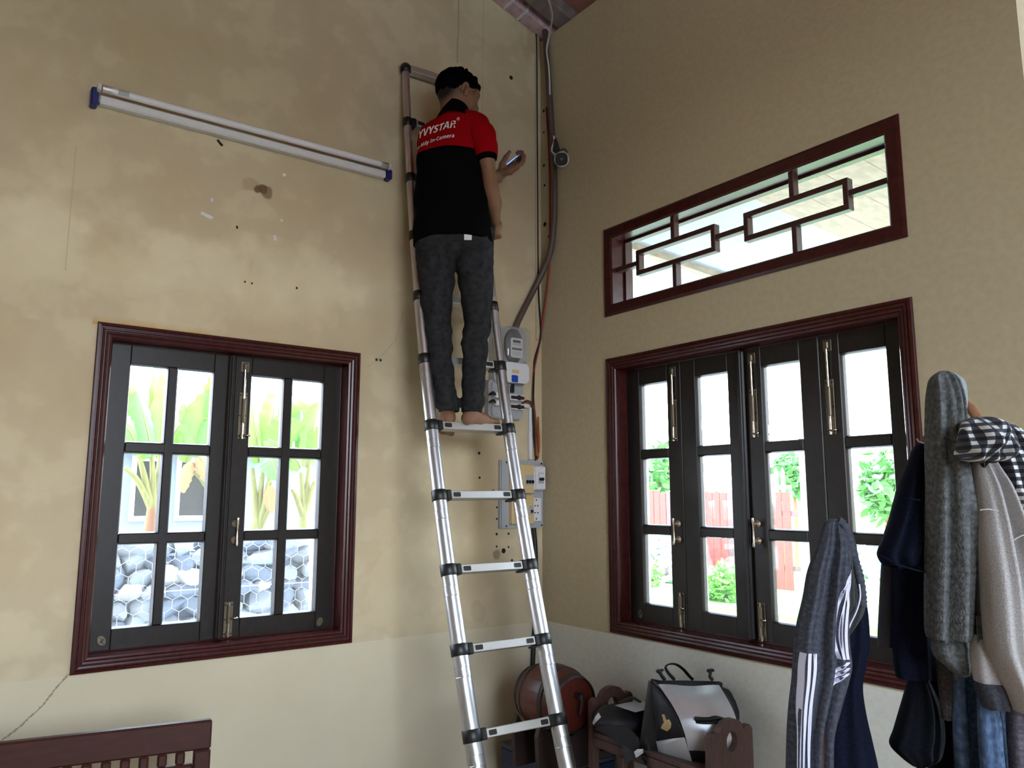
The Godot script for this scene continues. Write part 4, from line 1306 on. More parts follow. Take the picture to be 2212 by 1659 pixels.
	box(st, Vector3(-0.057, 1.657, 0.058), Vector3(0.066, 0.12, 0.01), 0.004)
	put(st, "case", M.white, w)
	st = S()
	box(st, Vector3(-0.056, 1.656, 0.0632), Vector3(0.036, 0.056, 0.003), 0.002)
	put(st, "window", M.grey, w)
	st = S()
	box(st, Vector3(-0.056, 1.667, 0.065), Vector3(0.03, 0.026, 0.003), 0.001)
	put(st, "breaker_face", M.white, w)
	for i in 2:
		st = S()
		box(st, Vector3(-0.064 + 0.016 * i, 1.651, 0.069), Vector3(0.012, 0.016, 0.014), 0.003, Basis(Vector3.RIGHT, 0.5))
		put(st, "breaker_switch", M.dark, w)
	var s := thing("socket", "white double socket plate below the small white breaker box", "socket")
	st = S()
	box(st, Vector3(-0.064, 1.492, 0.024), Vector3(0.07, 0.122, 0.016), 0.003)
	put(st, "plate", M.white, s)
	for y: float in [1.512, 1.476]:
		for x: float in [-0.073, -0.055]:
			st = S()
			lathe(st, [Vector2(0.0042, 0), Vector2(0.0036, 0.0015), Vector2(0, 0.001)], 10, Transform3D(Basis(Vector3.RIGHT, PI / 2), Vector3(x, y, 0.032)))
			put(st, "socket_hole", M.dark, s)
	for y: float in [1.542, 1.444]:
		st = S()
		lathe(st, [Vector2(0.005, 0), Vector2(0.004, 0.002), Vector2(0, 0.0015)], 10, Transform3D(Basis(Vector3.RIGHT, PI / 2), Vector3(-0.064, y, 0.032)))
		put(st, "screw", M.brass, s)
	# trunking and cables
	st = S()
	box(st, Vector3(-0.088, 1.90, 0.009), Vector3(0.02, 0.29, 0.018), 0.002)
	box(st, Vector3(-0.115, 2.04, 0.009), Vector3(0.075, 0.02, 0.018), 0.002)
	tag(put(st, "trunking", M.white), "white plastic trunking bent from the fuse board down to the distribution board", "trunking")
	var line := func(called: String, pts: Array, r: Variant, mm: Material, label: String, cat: String) -> MeshInstance3D:
		var q := S()
		tube(q, spline(pts, 5), r, 8)
		var o := put(q, called, mm)
		tag(o, label, cat, "cables and conduits in the corner" if cat == "cable" else "")
		return o
	var orange := mat(Color(0.55, 0.16, 0.06), 0.5)
	var brown := mat(Color(0.30, 0.245, 0.225), 0.55)
	var X := -0.022
	line.call("conduit", [wx(1177, 66, X), wx(1183, 150, X), wx(1190, 250, X), wx(1196, 350, X), wx(1198, 440, X), wx(1195, 500, X), wx(1184, 560, -0.03), wz(1150, 632, 0.035), wz(1132, 668, 0.035), wz(1117, 700, 0.035), wz(1113, 716, 0.035)], 0.0165, brown, "grey brown conduit hose curving down the corner into the meter box", "conduit")
	line.call("cable", [wx(1180, 232, -0.012), wx(1184, 290, -0.01), wx(1187, 360, -0.01), wx(1188, 460, -0.01), wx(1187, 560, -0.01), wx(1183, 620, -0.012), wz(1170, 710, 0.012), wz(1162, 760, 0.012), wz(1154, 800, 0.012), wz(1152, 850, 0.014), wz(1155, 890, 0.02), wz(1162, 940, 0.016), wz(1163, 985, 0.016), wz(1156, 993, 0.016)], 0.0052, orange, "thin orange cable hanging beside the conduit, longest of the corner cables", "cable")
	line.call("cable", [wz(1150, 48, 0.02), wz(1156, 58, 0.01), wz(1159, 100, 0.006), wz(1160, 250, 0.006), wz(1161, 400, 0.006), wz(1162, 560, 0.006), wz(1164, 640, 0.008), wz(1168, 705, 0.01), wz(1167, 735, 0.01), wz(1157, 770, 0.012), wz(1154, 800, 0.012), wz(1152, 900, 0.03), wz(1159, 990, 0.012)], 0.0048, M.dark, "thin black cable running straight down the wall corner", "cable")
	line.call("cable", [wz(1148, 868, 0.03), wz(1155, 895, 0.022), wz(1158, 940, 0.022), wz(1161, 985, 0.022), wz(1166, 960, 0.012), wz(1163, 900, 0.012)], 0.0045, mat(Color(0.60, 0.42, 0.10), 0.5), "short yellow brown wire looped beside the white trunking", "cable")
	line.call("cable", [wz(1128, 872, 0.05), wz(1138, 866, 0.045), wz(1147, 870, 0.035), wz(1153, 885, 0.03), wz(1157, 930, 0.026), wz(1158, 985, 0.026)], 0.005, mat(Color(0.34, 0.16, 0.08), 0.5), "brown wire from the fuse holders curling over the trunking", "cable")
	line.call("cable", [wz(1153, 1141, 0.014), wz(1156, 1180, 0.014), wz(1158, 1250, 0.014), wz(1157, 1330, 0.014), wz(1152, 1400, 0.014), wz(1150, 1470, 0.014)], 0.0125, M.black, "thick black cable dropping from the distribution board to the barrel", "cable")
	line.call("cable", [wx(1178, -24, -0.42), wx(1184, -4, -0.38), wx(1190, 16, -0.30), wx(1193, 36, -0.2), wx(1190, 60, -0.1), wx(1183, 92, -0.045), wx(1181, 112, -0.045), wx(1185, 142, -0.04), wx(1187, 170, -0.035), wx(1188, 205, -0.03)], 0.005, M.white, "thin white cable hanging from the roof corner over the conduit", "cable")
	# corner groove in the plaster beside the black cable
	st = S()
	box(st, Vector3(-0.036, 3.34, 0.0035), Vector3(0.012, 1.86, 0.007), 0.002)
	tag(put(st, "trunking", M.wall_r), "painted over strip of trunking beside the thin black cable in the corner", "trunking")
	# wifi camera gadget in the corner
	var g := thing("camera", "round navy faced security camera in a white shell beside the conduit", "camera")
	var c := wx(1213, 344, -0.075)
	var dir := (EYE - c).normalized()
	dir = (dir + Vector3(-0.25, 0, 0.1)).normalized()
	var gx := Vector3.UP.cross(dir).normalized()
	var G := Transform3D(Basis(gx, dir, gx.cross(dir)), c)
	st = S()
	lathe(st, [Vector2(0, -0.05), Vector2(0.026, -0.046), Vector2(0.038, -0.03), Vector2(0.041, -0.006), Vector2(0.039, 0.002), Vector2(0.035, 0.003)], 28, G)
	put(st, "shell", M.white, g)
	st = S()
	var oc := rrect(0.066, 0.066, 0.024, 6)
	slab(st, oc, -0.002, 0.006, Transform3D(Basis(G.basis.x, -G.basis.z, G.basis.y), c), true)
	put(st, "face", mat(Color(0.02, 0.06, 0.13), 0.25), g)
	st = S()
	lathe(st, [Vector2(0.009, 0.0055), Vector2(0.0085, 0.008), Vector2(0.004, 0.0085), Vector2(0, 0.007)], 18, G)
	put(st, "lens", mat(Color(0.22, 0.27, 0.32), 0.15), g)
	st = S()
	var k0 := wx(1199, 303, -0.02)
	slab(st, PackedVector2Array([Vector2(-0.012, 0.05), Vector2(0.002, 0.06), Vector2(0.026, -0.02), Vector2(0.03, -0.07), Vector2(0.004, -0.075), Vector2(-0.02, -0.03)]), -0.012, 0.012, Transform3D(Basis(RT, Vector3.UP, -NF), wx(1201, 322, -0.04)))
	put(st, "bracket", M.black, g)
	st = S()
	tube(st, spline([c + gx * -0.02 + Vector3(0, 0.03, 0), c + gx * 0.0 + Vector3(0, 0.054, 0), c + gx * 0.02 + Vector3(0, 0.054, 0), c + gx * 0.03 + Vector3(0, 0.036, 0)], 5), 0.0035, 8)
	put(st, "lead", M.black, g)
	st = S()
	tube(st, spline([wx(1196, 294, -0.03), wx(1197, 305, -0.05), wx(1192, 320, -0.06), wx(1193, 328, -0.06), wx(1198, 333, -0.06)], 5), [0.004] + range(19).map(func(_i): return 0.005) + [0.008], 8)
	put(st, "plug_lead", M.white, g)

func lamp() -> void:
	var o := thing("fluorescent_lamp", "white unlit fluorescent tube lamp with blue end caps mounted aslant on the wall", "lamp")
	var a := Vector3(-2.252, 3.098, 0)
	var b := Vector3(-0.981, 3.108, 0)
	var st := S()
	var x := (b - a).normalized()
	var L := a.distance_to(b)
	var B := Basis(x, Vector3.BACK.cross(x), Vector3.BACK)
	box(st, (a + b) / 2 + Vector3(0, 0, 0.02), Vector3(L - 0.02, 0.036, 0.04), 0.006, B)
	put(st, "batten", M.white, o)
	st = S()
	var t0 := a + Vector3(0.02, 0.034, 0.058)
	var t1 := b + Vector3(-0.02, 0.034, 0.058)
	tube(st, [t0 + x * 0.03, t1 - x * 0.03], 0.0148, 20)
	put(st, "tube", mat(Color(0.86, 0.86, 0.88), 0.25), o)
	for q: Array in [[t0, 1.0], [t1, -1.0]]:
		st = S()
		tube(st, [q[0] - x * 0.004 * q[1], q[0] + x * 0.032 * q[1]], 0.0155, 20)
		put(st, "tube_cap", M.rung, o)
	for q: Array in [[a, -1.0], [b, 1.0]]:
		st = S()
		box(st, q[0] + x * 0.006 * q[1] + Vector3(0, 0.002, 0.024), Vector3(0.026, 0.05 if q[1] > 0 else 0.075, 0.05), 0.006, B)
		put(st, "end_cap", mat(Color(0.05, 0.09, 0.36), 0.45), o)
		st = S()
		box(st, q[0] - x * 0.004 * q[1] + Vector3(0, 0.034, 0.058), Vector3(0.014, 0.03, 0.03), 0.005, B)
		put(st, "lamp_holder", M.white, o)
	st = S()
	var rg := []
	for e: float in [0.05, 0.09]:
		var g := []
		for i in 7:
			var an := -0.9 + 0.3 * i
			g.append(t0 + x * e + Vector3(0, sin(an), cos(an)) * 0.0152)
		rg.append(g)
	for i in 6: quad(st, rg[0][i], rg[0][i + 1], rg[1][i + 1], rg[1][i])
	put(st, "tube_label", M.grey, o)

func corner_things() -> void:
	var st: SurfaceTool
	# blue chest
	var ch := thing("chest", "low dark blue painted wooden chest in the corner under the barrel", "chest")
	st = S()
	box(st, Vector3(-0.1865, 0.19, 0.335), Vector3(0.311, 0.38, 0.46), 0.006)
	put(st, "body", M.blue, ch)
	st = S()
	box(st, Vector3(-0.1865, 0.39, 0.335), Vector3(0.317, 0.02, 0.47), 0.004)
	put(st, "lid", tripl(mat(Color(0.26, 0.28, 0.33), 0.5), M.mott, M.grit, Vector3.ONE * 3, 0.4), ch)
	st = S()
	tube(st, spline([Vector3(-0.2, 0.405, 0.50), Vector3(-0.14, 0.405, 0.51), Vector3(-0.08, 0.408, 0.49), Vector3(-0.03, 0.405, 0.50)], 5), 0.004, 6)
	tag(put(st, "cord", M.black), "thin black cord lying on the lid of the blue chest", "cord")
	# barrel
	var ba := thing("barrel", "small reddish brown wooden cask with dark hoops lying on the blue chest", "barrel")
	var c := Vector3(-0.351, 0.682, 0.66)
	var bx := Transform3D(Basis(Vector3.RIGHT, PI / 2), Vector3(c.x, c.y, 0.37))
	var prof := []
	for i in 17:
		var t := i / 16.0
		prof.append(Vector2(0.112 + 0.033 * sin(PI * t), 0.29 * t))
	for k in 18:
		st = S()
		st.set_smooth_group(1)
		for i in 16:
			for e in 3:
				var a0 := TAU * (k + (0.02 + 0.96 * e / 3.0)) / 18
				var a1 := TAU * (k + (0.02 + 0.96 * (e + 1) / 3.0)) / 18
				var f := func(pr: Vector2, an: float) -> Vector3: return bx * Vector3(pr.x * cos(an), pr.y, pr.x * sin(an))
				quad(st, f.call(prof[i], a0), f.call(prof[i + 1], a0), f.call(prof[i + 1], a1), f.call(prof[i], a1))
		put(st, "stave", M.barrel, ba)
	st = S()
	lathe(st, prof.map(func(q: Vector2) -> Vector2: return q - Vector2(0.002, 0)), 36, bx)
	put(st, "lining", M.barrel_dark, ba)
	for h: Array in [[0.0, 0.028], [0.052, 0.078], [0.2, 0.224], [0.262, 0.292]]:
		st = S()
		var r0: float = 0.112 + 0.033 * sin(PI * h[0] / 0.29) + 0.003
		var r1: float = 0.112 + 0.033 * sin(PI * minf(h[1], 0.29) / 0.29) + 0.003
		lathe(st, [Vector2(r0 - 0.006, h[0]), Vector2(r0, h[0] + 0.001), Vector2(r1, h[1] - 0.001), Vector2(r1 - 0.006, h[1])], 40, bx)
		put(st, "hoop", M.barrel_dark, ba)
	for e: float in [0.006, 0.282]:
		st = S()
		lathe(st, [Vector2(0.109, e), Vector2(0.085, e + 0.001), Vector2(0, e + 0.001)], 32, bx)
		put(st, "head", M.barrel, ba)
	st = S()
	var tp := Vector3(c.x + 0.012, c.y + 0.035, 0.655)
	tube(st, [tp, tp + Vector3(0, 0, 0.035)], 0.016, 14)
	tube(st, spline([tp + Vector3(0, 0.008, 0.03), tp + Vector3(-0.002, -0.02, 0.034), tp + Vector3(-0.01, -0.07, 0.03)], 4), 0.006, 8)
	put(st, "tap", M.barrel_dark, ba)
	var cr := thing("cradle", "dark wooden cradle on the blue chest holding the barrel", "cradle")
	for z: float in [0.42, 0.585]:
		st = S()
		var po := PackedVector2Array([Vector2(-0.145, 0.0), Vector2(0.145, 0.0), Vector2(0.155, 0.16)])
		for i in 11:
			var an := lerpf(-0.45, -PI + 0.45, i / 10.0)
			po.append(Vector2(cos(an) * 0.150, 0.2825 + sin(an) * 0.150))
		po.append(Vector2(-0.155, 0.16))
		slab(st, po, -0.012, 0.012, Transform3D(Basis(), Vector3(c.x + 0.165 - 0.165, 0.40, z)))
		put(st, "cradle_end", M.barrel_dark, cr)
	st = S()
	box(st, Vector3(c.x, 0.43, 0.50), Vector3(0.03, 0.03, 0.18), 0.004)
	put(st, "cradle_rail", M.barrel_dark, cr)
	# bench with two pierced end boards
	var be := thing("bench", "small dark wooden bench with two rounded end boards pierced by a hole, under the window", "bench")
	for q: Array in [[0.72, 0.0], [1.345, 0.0]]:
		var po := PackedVector2Array([Vector2(0.0, 0.0), Vector2(0.035, 0.0), Vector2(0.035, 0.50), Vector2(0.12, 0.535), Vector2(0.205, 0.50), Vector2(0.205, 0.0), Vector2(0.24, 0.0), Vector2(0.24, 0.70), Vector2(0.225, 0.715), Vector2(0.195, 0.712)])
		for i in 13:
			var an := PI * i / 12.0
			po.append(Vector2(0.12 + 0.068 * cos(an), 0.705 + 0.045 * sin(an)))
		po.append_array([Vector2(0.045, 0.712), Vector2(0.015, 0.715), Vector2(0.0, 0.70)])
		var ho := []
		for i in 20: ho.append(Vector2(0.12 + 0.031 * cos(-TAU * i / 20), 0.672 + 0.036 * sin(-TAU * i / 20)))
		st = S()
		slab(st, holed(po, ho), -0.013, 0.013, Transform3D(Basis(), Vector3(-0.322, 0, q[0])))
		put(st, "end_board", M.bench, be)
	for i in 3:
		st = S()
		box(st, Vector3(-0.322 + 0.043 + i * 0.0775, 0.572, 1.0325), Vector3(0.074, 0.02, 0.60), 0.003)
		put(st, "seat_plank", M.bench, be)
	st = S()
	box(st, Vector3(-0.312, 0.545, 1.0325), Vector3(0.018, 0.034, 0.60), 0.002)
	box(st, Vector3(-0.1, 0.545, 1.0325), Vector3(0.018, 0.034, 0.60), 0.002)
	put(st, "seat_rail", M.bench, be)
	st = S()
	box(st, Vector3(-0.31, 0.264, 0.90), Vector3(0.03, 0.528, 0.03), 0.003)
	put(st, "leg", M.bench, be)
	panniers()

func holed(po: PackedVector2Array, hole: Array) -> PackedVector2Array:
	if Geometry2D.is_polygon_clockwise(po): po.reverse()
	var bi := 0; var bj := 0; var bd := INF
	for i in po.size():
		for j in hole.size():
			var d: float = po[i].distance_to(hole[j])
			if d < bd: bd = d; bi = i; bj = j
	var o := PackedVector2Array()
	for i in bi + 1: o.append(po[i])
	for j in hole.size() + 1: o.append(hole[(bj + j) % hole.size()] + (Vector2(0, 0.00002) if j == hole.size() else Vector2.ZERO))
	o.append(po[bi] + Vector2(0.00002, 0.00002))
	for i in range(bi + 1, po.size()): o.append(po[i])
	return o

func z2(x: float, y: float, d: float) -> Vector3: return pt(1360 + x / 6.407, 1400 + y / 6.407, d)

func panniers() -> void:
	var o := thing("pannier", "upright silver and black bicycle pannier with a carry strap standing on the bench", "bag")
	var rows := [[300, 455, 1240, 470, 3.28, 3.37, 262, 452, 1275, 480], [455, 620, 1335, 640, 3.21, 3.40, 240, 640, 1420, 570], [560, 760, 1405, 775, 3.17, 3.42, 225, 800, 1520, 660], [645, 920, 1470, 930, 3.14, 3.43, 200, 950, 1530, 850], [710, 1080, 1512, 1080, 3.12, 3.44, 175, 1080, 1520, 1000], [765, 1250, 1545, 1250, 3.11, 3.45, 150, 1230, 1540, 1200], [805, 1420, 1560, 1420, 3.115, 3.45, 130, 1400, 1550, 1390], [880, 1660, 1570, 1640, 3.13, 3.44, 330, 1600, 1540, 1560]]
	var rings := []
	for r: Array in rows:
		r[4] -= 0.21; r[5] -= 0.17
		var q := [z2(r[0], r[1], r[4]), z2(r[2], r[3], r[4]), z2(r[8], r[9], r[5]), z2(r[6], r[7], r[5])]
		var g := []
		for k in 4:
			for i in 6:
				var t := (i + 0.5) / 6.0
				var p: Vector3 = q[k].lerp(q[(k + 1) % 4], t)
				if k == 1 or k == 3: p += (q[0] + q[1] + q[2] + q[3]).normalized() * 0 - (p - (q[0] + q[1] + q[2] + q[3]) / 4).normalized() * 0.012 * sin(PI * t)
				g.append(p)
		rings.append(g)
	var st := S()
	loft(st, rings)
	put(st, "bag_body", M.bagblack, o)
	# silver tarpaulin front
	var sheet := func(called: String, a: int, b: int, s0: float, s1: float, lift: float, m: Material) -> void:
		var s := S()
		s.set_smooth_group(1)
		var n := 10
		var pts := []
		var L := []
		var R := []
		for i in range(a, b + 1):
			var top := 48.0 if i == 0 else 0.0
			L.append(z2(rows[i][0] + top * 1.6, rows[i][1] + top, rows[i][4] - lift - top * 0.0004)); R.append(z2(rows[i][2] + top * 0.3, rows[i][3] + top, rows[i][4] - lift - top * 0.0004))
		L = spline(L, 5); R = spline(R, 5)
		for i in L.size():
			var g := []
			for k in n + 1:
				var t := lerpf(s0, s1, float(k) / n)
				g.append(L[i].lerp(R[i], t) - NF * 0.012 * sin(PI * t) + Vector3(0, 0.002 * sin(9 * t + i * 0.4), 0))
			pts.append(g)
		for i in pts.size() - 1:
			for k in n: quad(s, pts[i][k], pts[i + 1][k], pts[i + 1][k + 1], pts[i][k + 1])
		for i in pts.size() - 1:
			for k in n: quad(s, pts[i][k] + NF * 0.004, pts[i][k + 1] + NF * 0.004, pts[i + 1][k + 1] + NF * 0.004, pts[i + 1][k] + NF * 0.004)
		put(s, called, m, o)
	sheet.call("front_panel", 0, 6, 0.02, 0.985, 0.006, M.silver)
	sheet.call("bottom_boot", 6, 7, 0.0, 1.0, 0.008, M.bagblack)
	# silver lower side and black gusset flap
	var flap := func(called: String, outline: Array, m: Material, thick := 0.006) -> void:
		var s := S()
		var c := Vector3.ZERO
		for p: Vector3 in outline: c += p
		c /= outline.size()
		var nn: Vector3 = (outline[1] - outline[0]).cross(outline[2] - outline[0]).normalized()
		if nn.dot(NF) > 0: nn = -nn
		c += nn * 0.014
		s.set_smooth_group(1)
		for k in outline.size():
			var a: Vector3 = outline[k]; var b: Vector3 = outline[(k + 1) % outline.size()]
			var am := a.lerp(c, 0.5) + nn * 0.006
			var bm := b.lerp(c, 0.5) + nn * 0.006
			tri(s, c, am, bm); quad(s, am, a, b, bm)
			quad(s, a, a - nn * thick, b - nn * thick, b); tri(s, c - nn * thick * 2, b - nn * thick, a - nn * thick)
		put(s, called, m, o)
	flap.call("side_panel", [z2(365, 1290, 3.010), z2(560, 1258, 2.950), z2(752, 1235, 2.890), z2(810, 1420, 2.890), z2(880, 1640, 2.910), z2(640, 1600, 2.970), z2(420, 1560, 3.030)], M.silver)
	flap.call("gusset", [z2(285, 470, 3.080), z2(400, 560, 3.030), z2(520, 700, 2.975), z2(620, 870, 2.940), z2(700, 1060, 2.910), z2(758, 1220, 2.890), z2(560, 1258, 2.950), z2(395, 1270, 3.010), z2(340, 1000, 3.060), z2(300, 700, 3.080)], M.bagblack)
	flap.call("reflector", [z2(445, 915, 2.935), z2(480, 920, 2.930), z2(510, 1000, 2.915), z2(545, 985, 2.910), z2(575, 1040, 2.905), z2(565, 1105, 2.905), z2(515, 1150, 2.910), z2(430, 1110, 2.930), z2(480, 1060, 2.925)], M.cream, 0.003)
	flap.call("strap_flap", [z2(262, 450, 3.110), z2(290, 480, 3.080), z2(345, 900, 3.050), z2(390, 1290, 3.020), z2(330, 1560, 3.030), z2(240, 1440, 3.030), z2(130, 1400, 3.050), z2(180, 1000, 3.080)], M.bagblack)
	flap.call("side_wing", [z2(1290, 545, 3.090), z2(1430, 590, 3.140), z2(1550, 645, 3.170), z2(1535, 780, 3.170), z2(1505, 880, 3.150), z2(1545, 1050, 3.130), z2(1510, 1050, 3.030), z2(1400, 760, 3.050)], M.bagblack)
	# top rail, hooks, strap, black closure
	st = S()
	tube(st, [z2(300, 450, 3.090), z2(420, 478, 3.075), z2(800, 480, 3.075), z2(1240, 490, 3.075), z2(1265, 500, 3.080)], 0.0085, 12)
	put(st, "top_rail", M.black, o)
	for q: Array in [[470, 360], [1130, 1060]]:
		st = S()
		tube(st, spline([z2(q[0] + 20, 440, 3.090), z2(q[0] - 20, 390, 3.090), z2(q[1] + 60, 340, 3.090), z2(q[1] + 30, 315, 3.100), z2(q[1] + 90, 305, 3.130)], 4), 0.0085, 8, true, 0.7)
		put(st, "rack_hook", M.black, o)
	st = S()
	tube(st, spline([z2(625, 440, 3.100), z2(540, 350, 3.100), z2(498, 270, 3.100), z2(540, 225, 3.100), z2(640, 225, 3.110), z2(740, 290, 3.120), z2(820, 380, 3.125), z2(880, 440, 3.120)], 5), 0.009, 8, true, 0.35)
	put(st, "carry_strap", M.black, o)
	st = S()
	tube(st, spline([z2(905, 975, 2.905), z2(1000, 985, 2.890), z2(1100, 985, 2.885), z2(1200, 965, 2.885), z2(1320, 1000, 2.890)], 5), 0.008, 10)
	tube(st, spline([z2(920, 1020, 2.905), z2(1050, 1030, 2.890), z2(1230, 1025, 2.885)], 5), 0.006, 10)
	put(st, "closure", M.black, o)
	# second bag, lying behind it
	var p := thing("pannier", "black and silver bicycle pannier lying collapsed at the left end of the bench", "bag")
	var z1 := func(x: float, y: float, d: float) -> Vector3: return pt(1040 + x / 6.406, 1400 + y / 6.406, d)
	st = S()
	var rg := []
	var rws := [[1545, 985, 1060, 0.014, 3.30], [1600, 900, 1090, 0.07, 3.30], [1700, 830, 1110, 0.10, 3.31], [1850, 800, 1190, 0.11, 3.32], [2000, 800, 1260, 0.12, 3.34], [2180, 790, 1330, 0.12, 3.36], [2300, 800, 1300, 0.10, 3.37]]
	for r: Array in rws:
		var a: Vector3 = z1.call(r[0], r[1], r[4] - 0.12); var b: Vector3 = z1.call(r[0], r[2], r[4] - 0.12)
		b.y = maxf(b.y, 0.588)
		a.y = maxf(a.y, b.y + 0.02)
		var g := []
		for i in 24:
			var an := TAU * i / 24
			g.append((a + b) / 2 + (a - b) / 2 * sin(an) + NF * cos(an) * r[3] + (a - b) * 0.06 * sin(3 * an + r[0] * 0.01))
		rg.append(g)
	loft(st, rg)
	put(st, "bag_body", M.bagblack, p)
	var keep := o
	o = p
	var flp := func(called: String, outline: Array, m: Material) -> void:
		var s := S()
		var c := Vector3.ZERO
		for q: Vector3 in outline: c += q
		c /= outline.size()
		s.set_smooth_group(-1)
		for k in outline.size():
			var a: Vector3 = outline[k]; var b: Vector3 = outline[(k + 1) % outline.size()]
			tri(s, c - NF * 0.006, a, b); tri(s, c + NF * 0.006, b + NF * 0.004, a + NF * 0.004)
			quad(s, a, a + NF * 0.004, b + NF * 0.004, b)
		put(s, called, m, p)
	flp.call("silver_panel", [z1.call(1850, 795, 3.140), z1.call(1990, 760, 3.210), z1.call(2178, 730, 3.250), z1.call(2300, 760, 3.250), z1.call(2280, 850, 3.160), z1.call(2130, 890, 3.120), z1.call(2010, 850, 3.120)], M.silver)
	flp.call("reflector", [z1.call(1620, 890, 3.105), z1.call(1655, 955, 3.100), z1.call(1600, 1010, 3.120), z1.call(1550, 1065, 3.150), z1.call(1535, 1040, 3.160), z1.call(1570, 960, 3.120)], M.white)
	flp.call("hanging_flap", [z1.call(1570, 1120, 3.100), z1.call(1760, 1060, 3.070), z1.call(2050, 1100, 3.040), z1.call(2180, 1250, 3.030), z1.call(2190, 1500, 3.030), z1.call(2060, 1560, 3.030), z1.call(2000, 1620, 3.030), z1.call(1945, 1390, 3.040), z1.call(1800, 1230, 3.070)], M.bagblack)
	flp.call("reflector", [z1.call(2112, 1440, 3.015), z1.call(2160, 1400, 3.015), z1.call(2240, 1400, 3.015), z1.call(2240, 1450, 3.015), z1.call(2140, 1520, 3.015)], M.white)
	st = S()
	tube(st, spline([z1.call(2240, 1470, 3.020), z1.call(2290, 1540, 3.020), z1.call(2310, 1600, 3.020), z1.call(2330, 1680, 3.020)], 4), 0.012, 8, true, 0.4)
	put(st, "strap", M.black, p)
	st = S()
	tube(st, spline([z1.call(2210, 1530, 3.010), z1.call(2240, 1570, 3.005), z1.call(2280, 1600, 3.010)], 4), 0.009, 8, true, 0.5)
	put(st, "buckle", M.black, p)
	st = S()
	tube(st, spline([z1.call(1900, 760, 3.220), z1.call(2060, 690, 3.240), z1.call(2130, 700, 3.240), z1.call(2200, 740, 3.250)], 4), 0.012, 8, true, 0.4)
	put(st, "bag_strap", M.barrel_dark, p)

func seat_back() -> void:
	var o := thing("wooden_bench", "polished brown wooden bench back with a row of square openings, bottom left", "bench")
	var r := Vector3(-1.83, 0.834, 0.55)
	var l := Vector3(-2.405, 0.834, 0.44)
	var x := (l - r).normalized()
	x.y = 0
	var z := x.cross(Vector3.UP).normalized()
	if z.z < 0: z = -z
	var B := Basis(-x, Vector3.UP, z)
	# along s from the right end, heights below the top
	var bar := func(called: String, s0: float, s1: float, y0: float, y1: float, t := 0.026) -> void:
		var st := S()
		box(st, r + x * (s0 + s1) / 2 + Vector3(0, -(y0 + y1) / 2, 0), Vector3(s1 - s0, y1 - y0, t), 0.006, B)
		put(st, called, M.wood, o)
	var L := 1.25
	bar.call("top_rail", 0.0, L, 0.0, 0.09, 0.034)
	bar.call("stile", 0.0, 0.052, 0.0905, 0.834, 0.034)
	bar.call("stile", L - 0.052, L, 0.0905, 0.834, 0.034)
	var s := 0.052
	var hole := wz(414, 1634, 0.54)
	for i in 24:
		var w := 0.0245
		bar.call("square_slat", s + w, s + w + 0.0285, 0.0905, 0.13)
		s += w + 0.0285
		if s > L - 0.12: break
	bar.call("lower_rail", 0.0525, L - 0.0525, 0.1305, 0.23)
	bar.call("lower_rail", 0.0525, L - 0.0525, 0.40, 0.47)
	for i in 8: bar.call("slat", 0.10 + 0.14 * i, 0.14 + 0.14 * i, 0.2305, 0.3995, 0.018)
	var st := S()
	box(st, r + x * L / 2 + Vector3(0, -0.42, 0) + z * 0.22, Vector3(L, 0.03, 0.42), 0.006, B)
	put(st, "seat", M.wood, o)
	for e: float in [0.03, L - 0.03]:
		st = S()
		box(st, r + x * e + Vector3(0, -0.834 + 0.2, 0) + z * 0.4, Vector3(0.045, 0.40, 0.045), 0.005, B)
		put(st, "leg", M.wood, o)

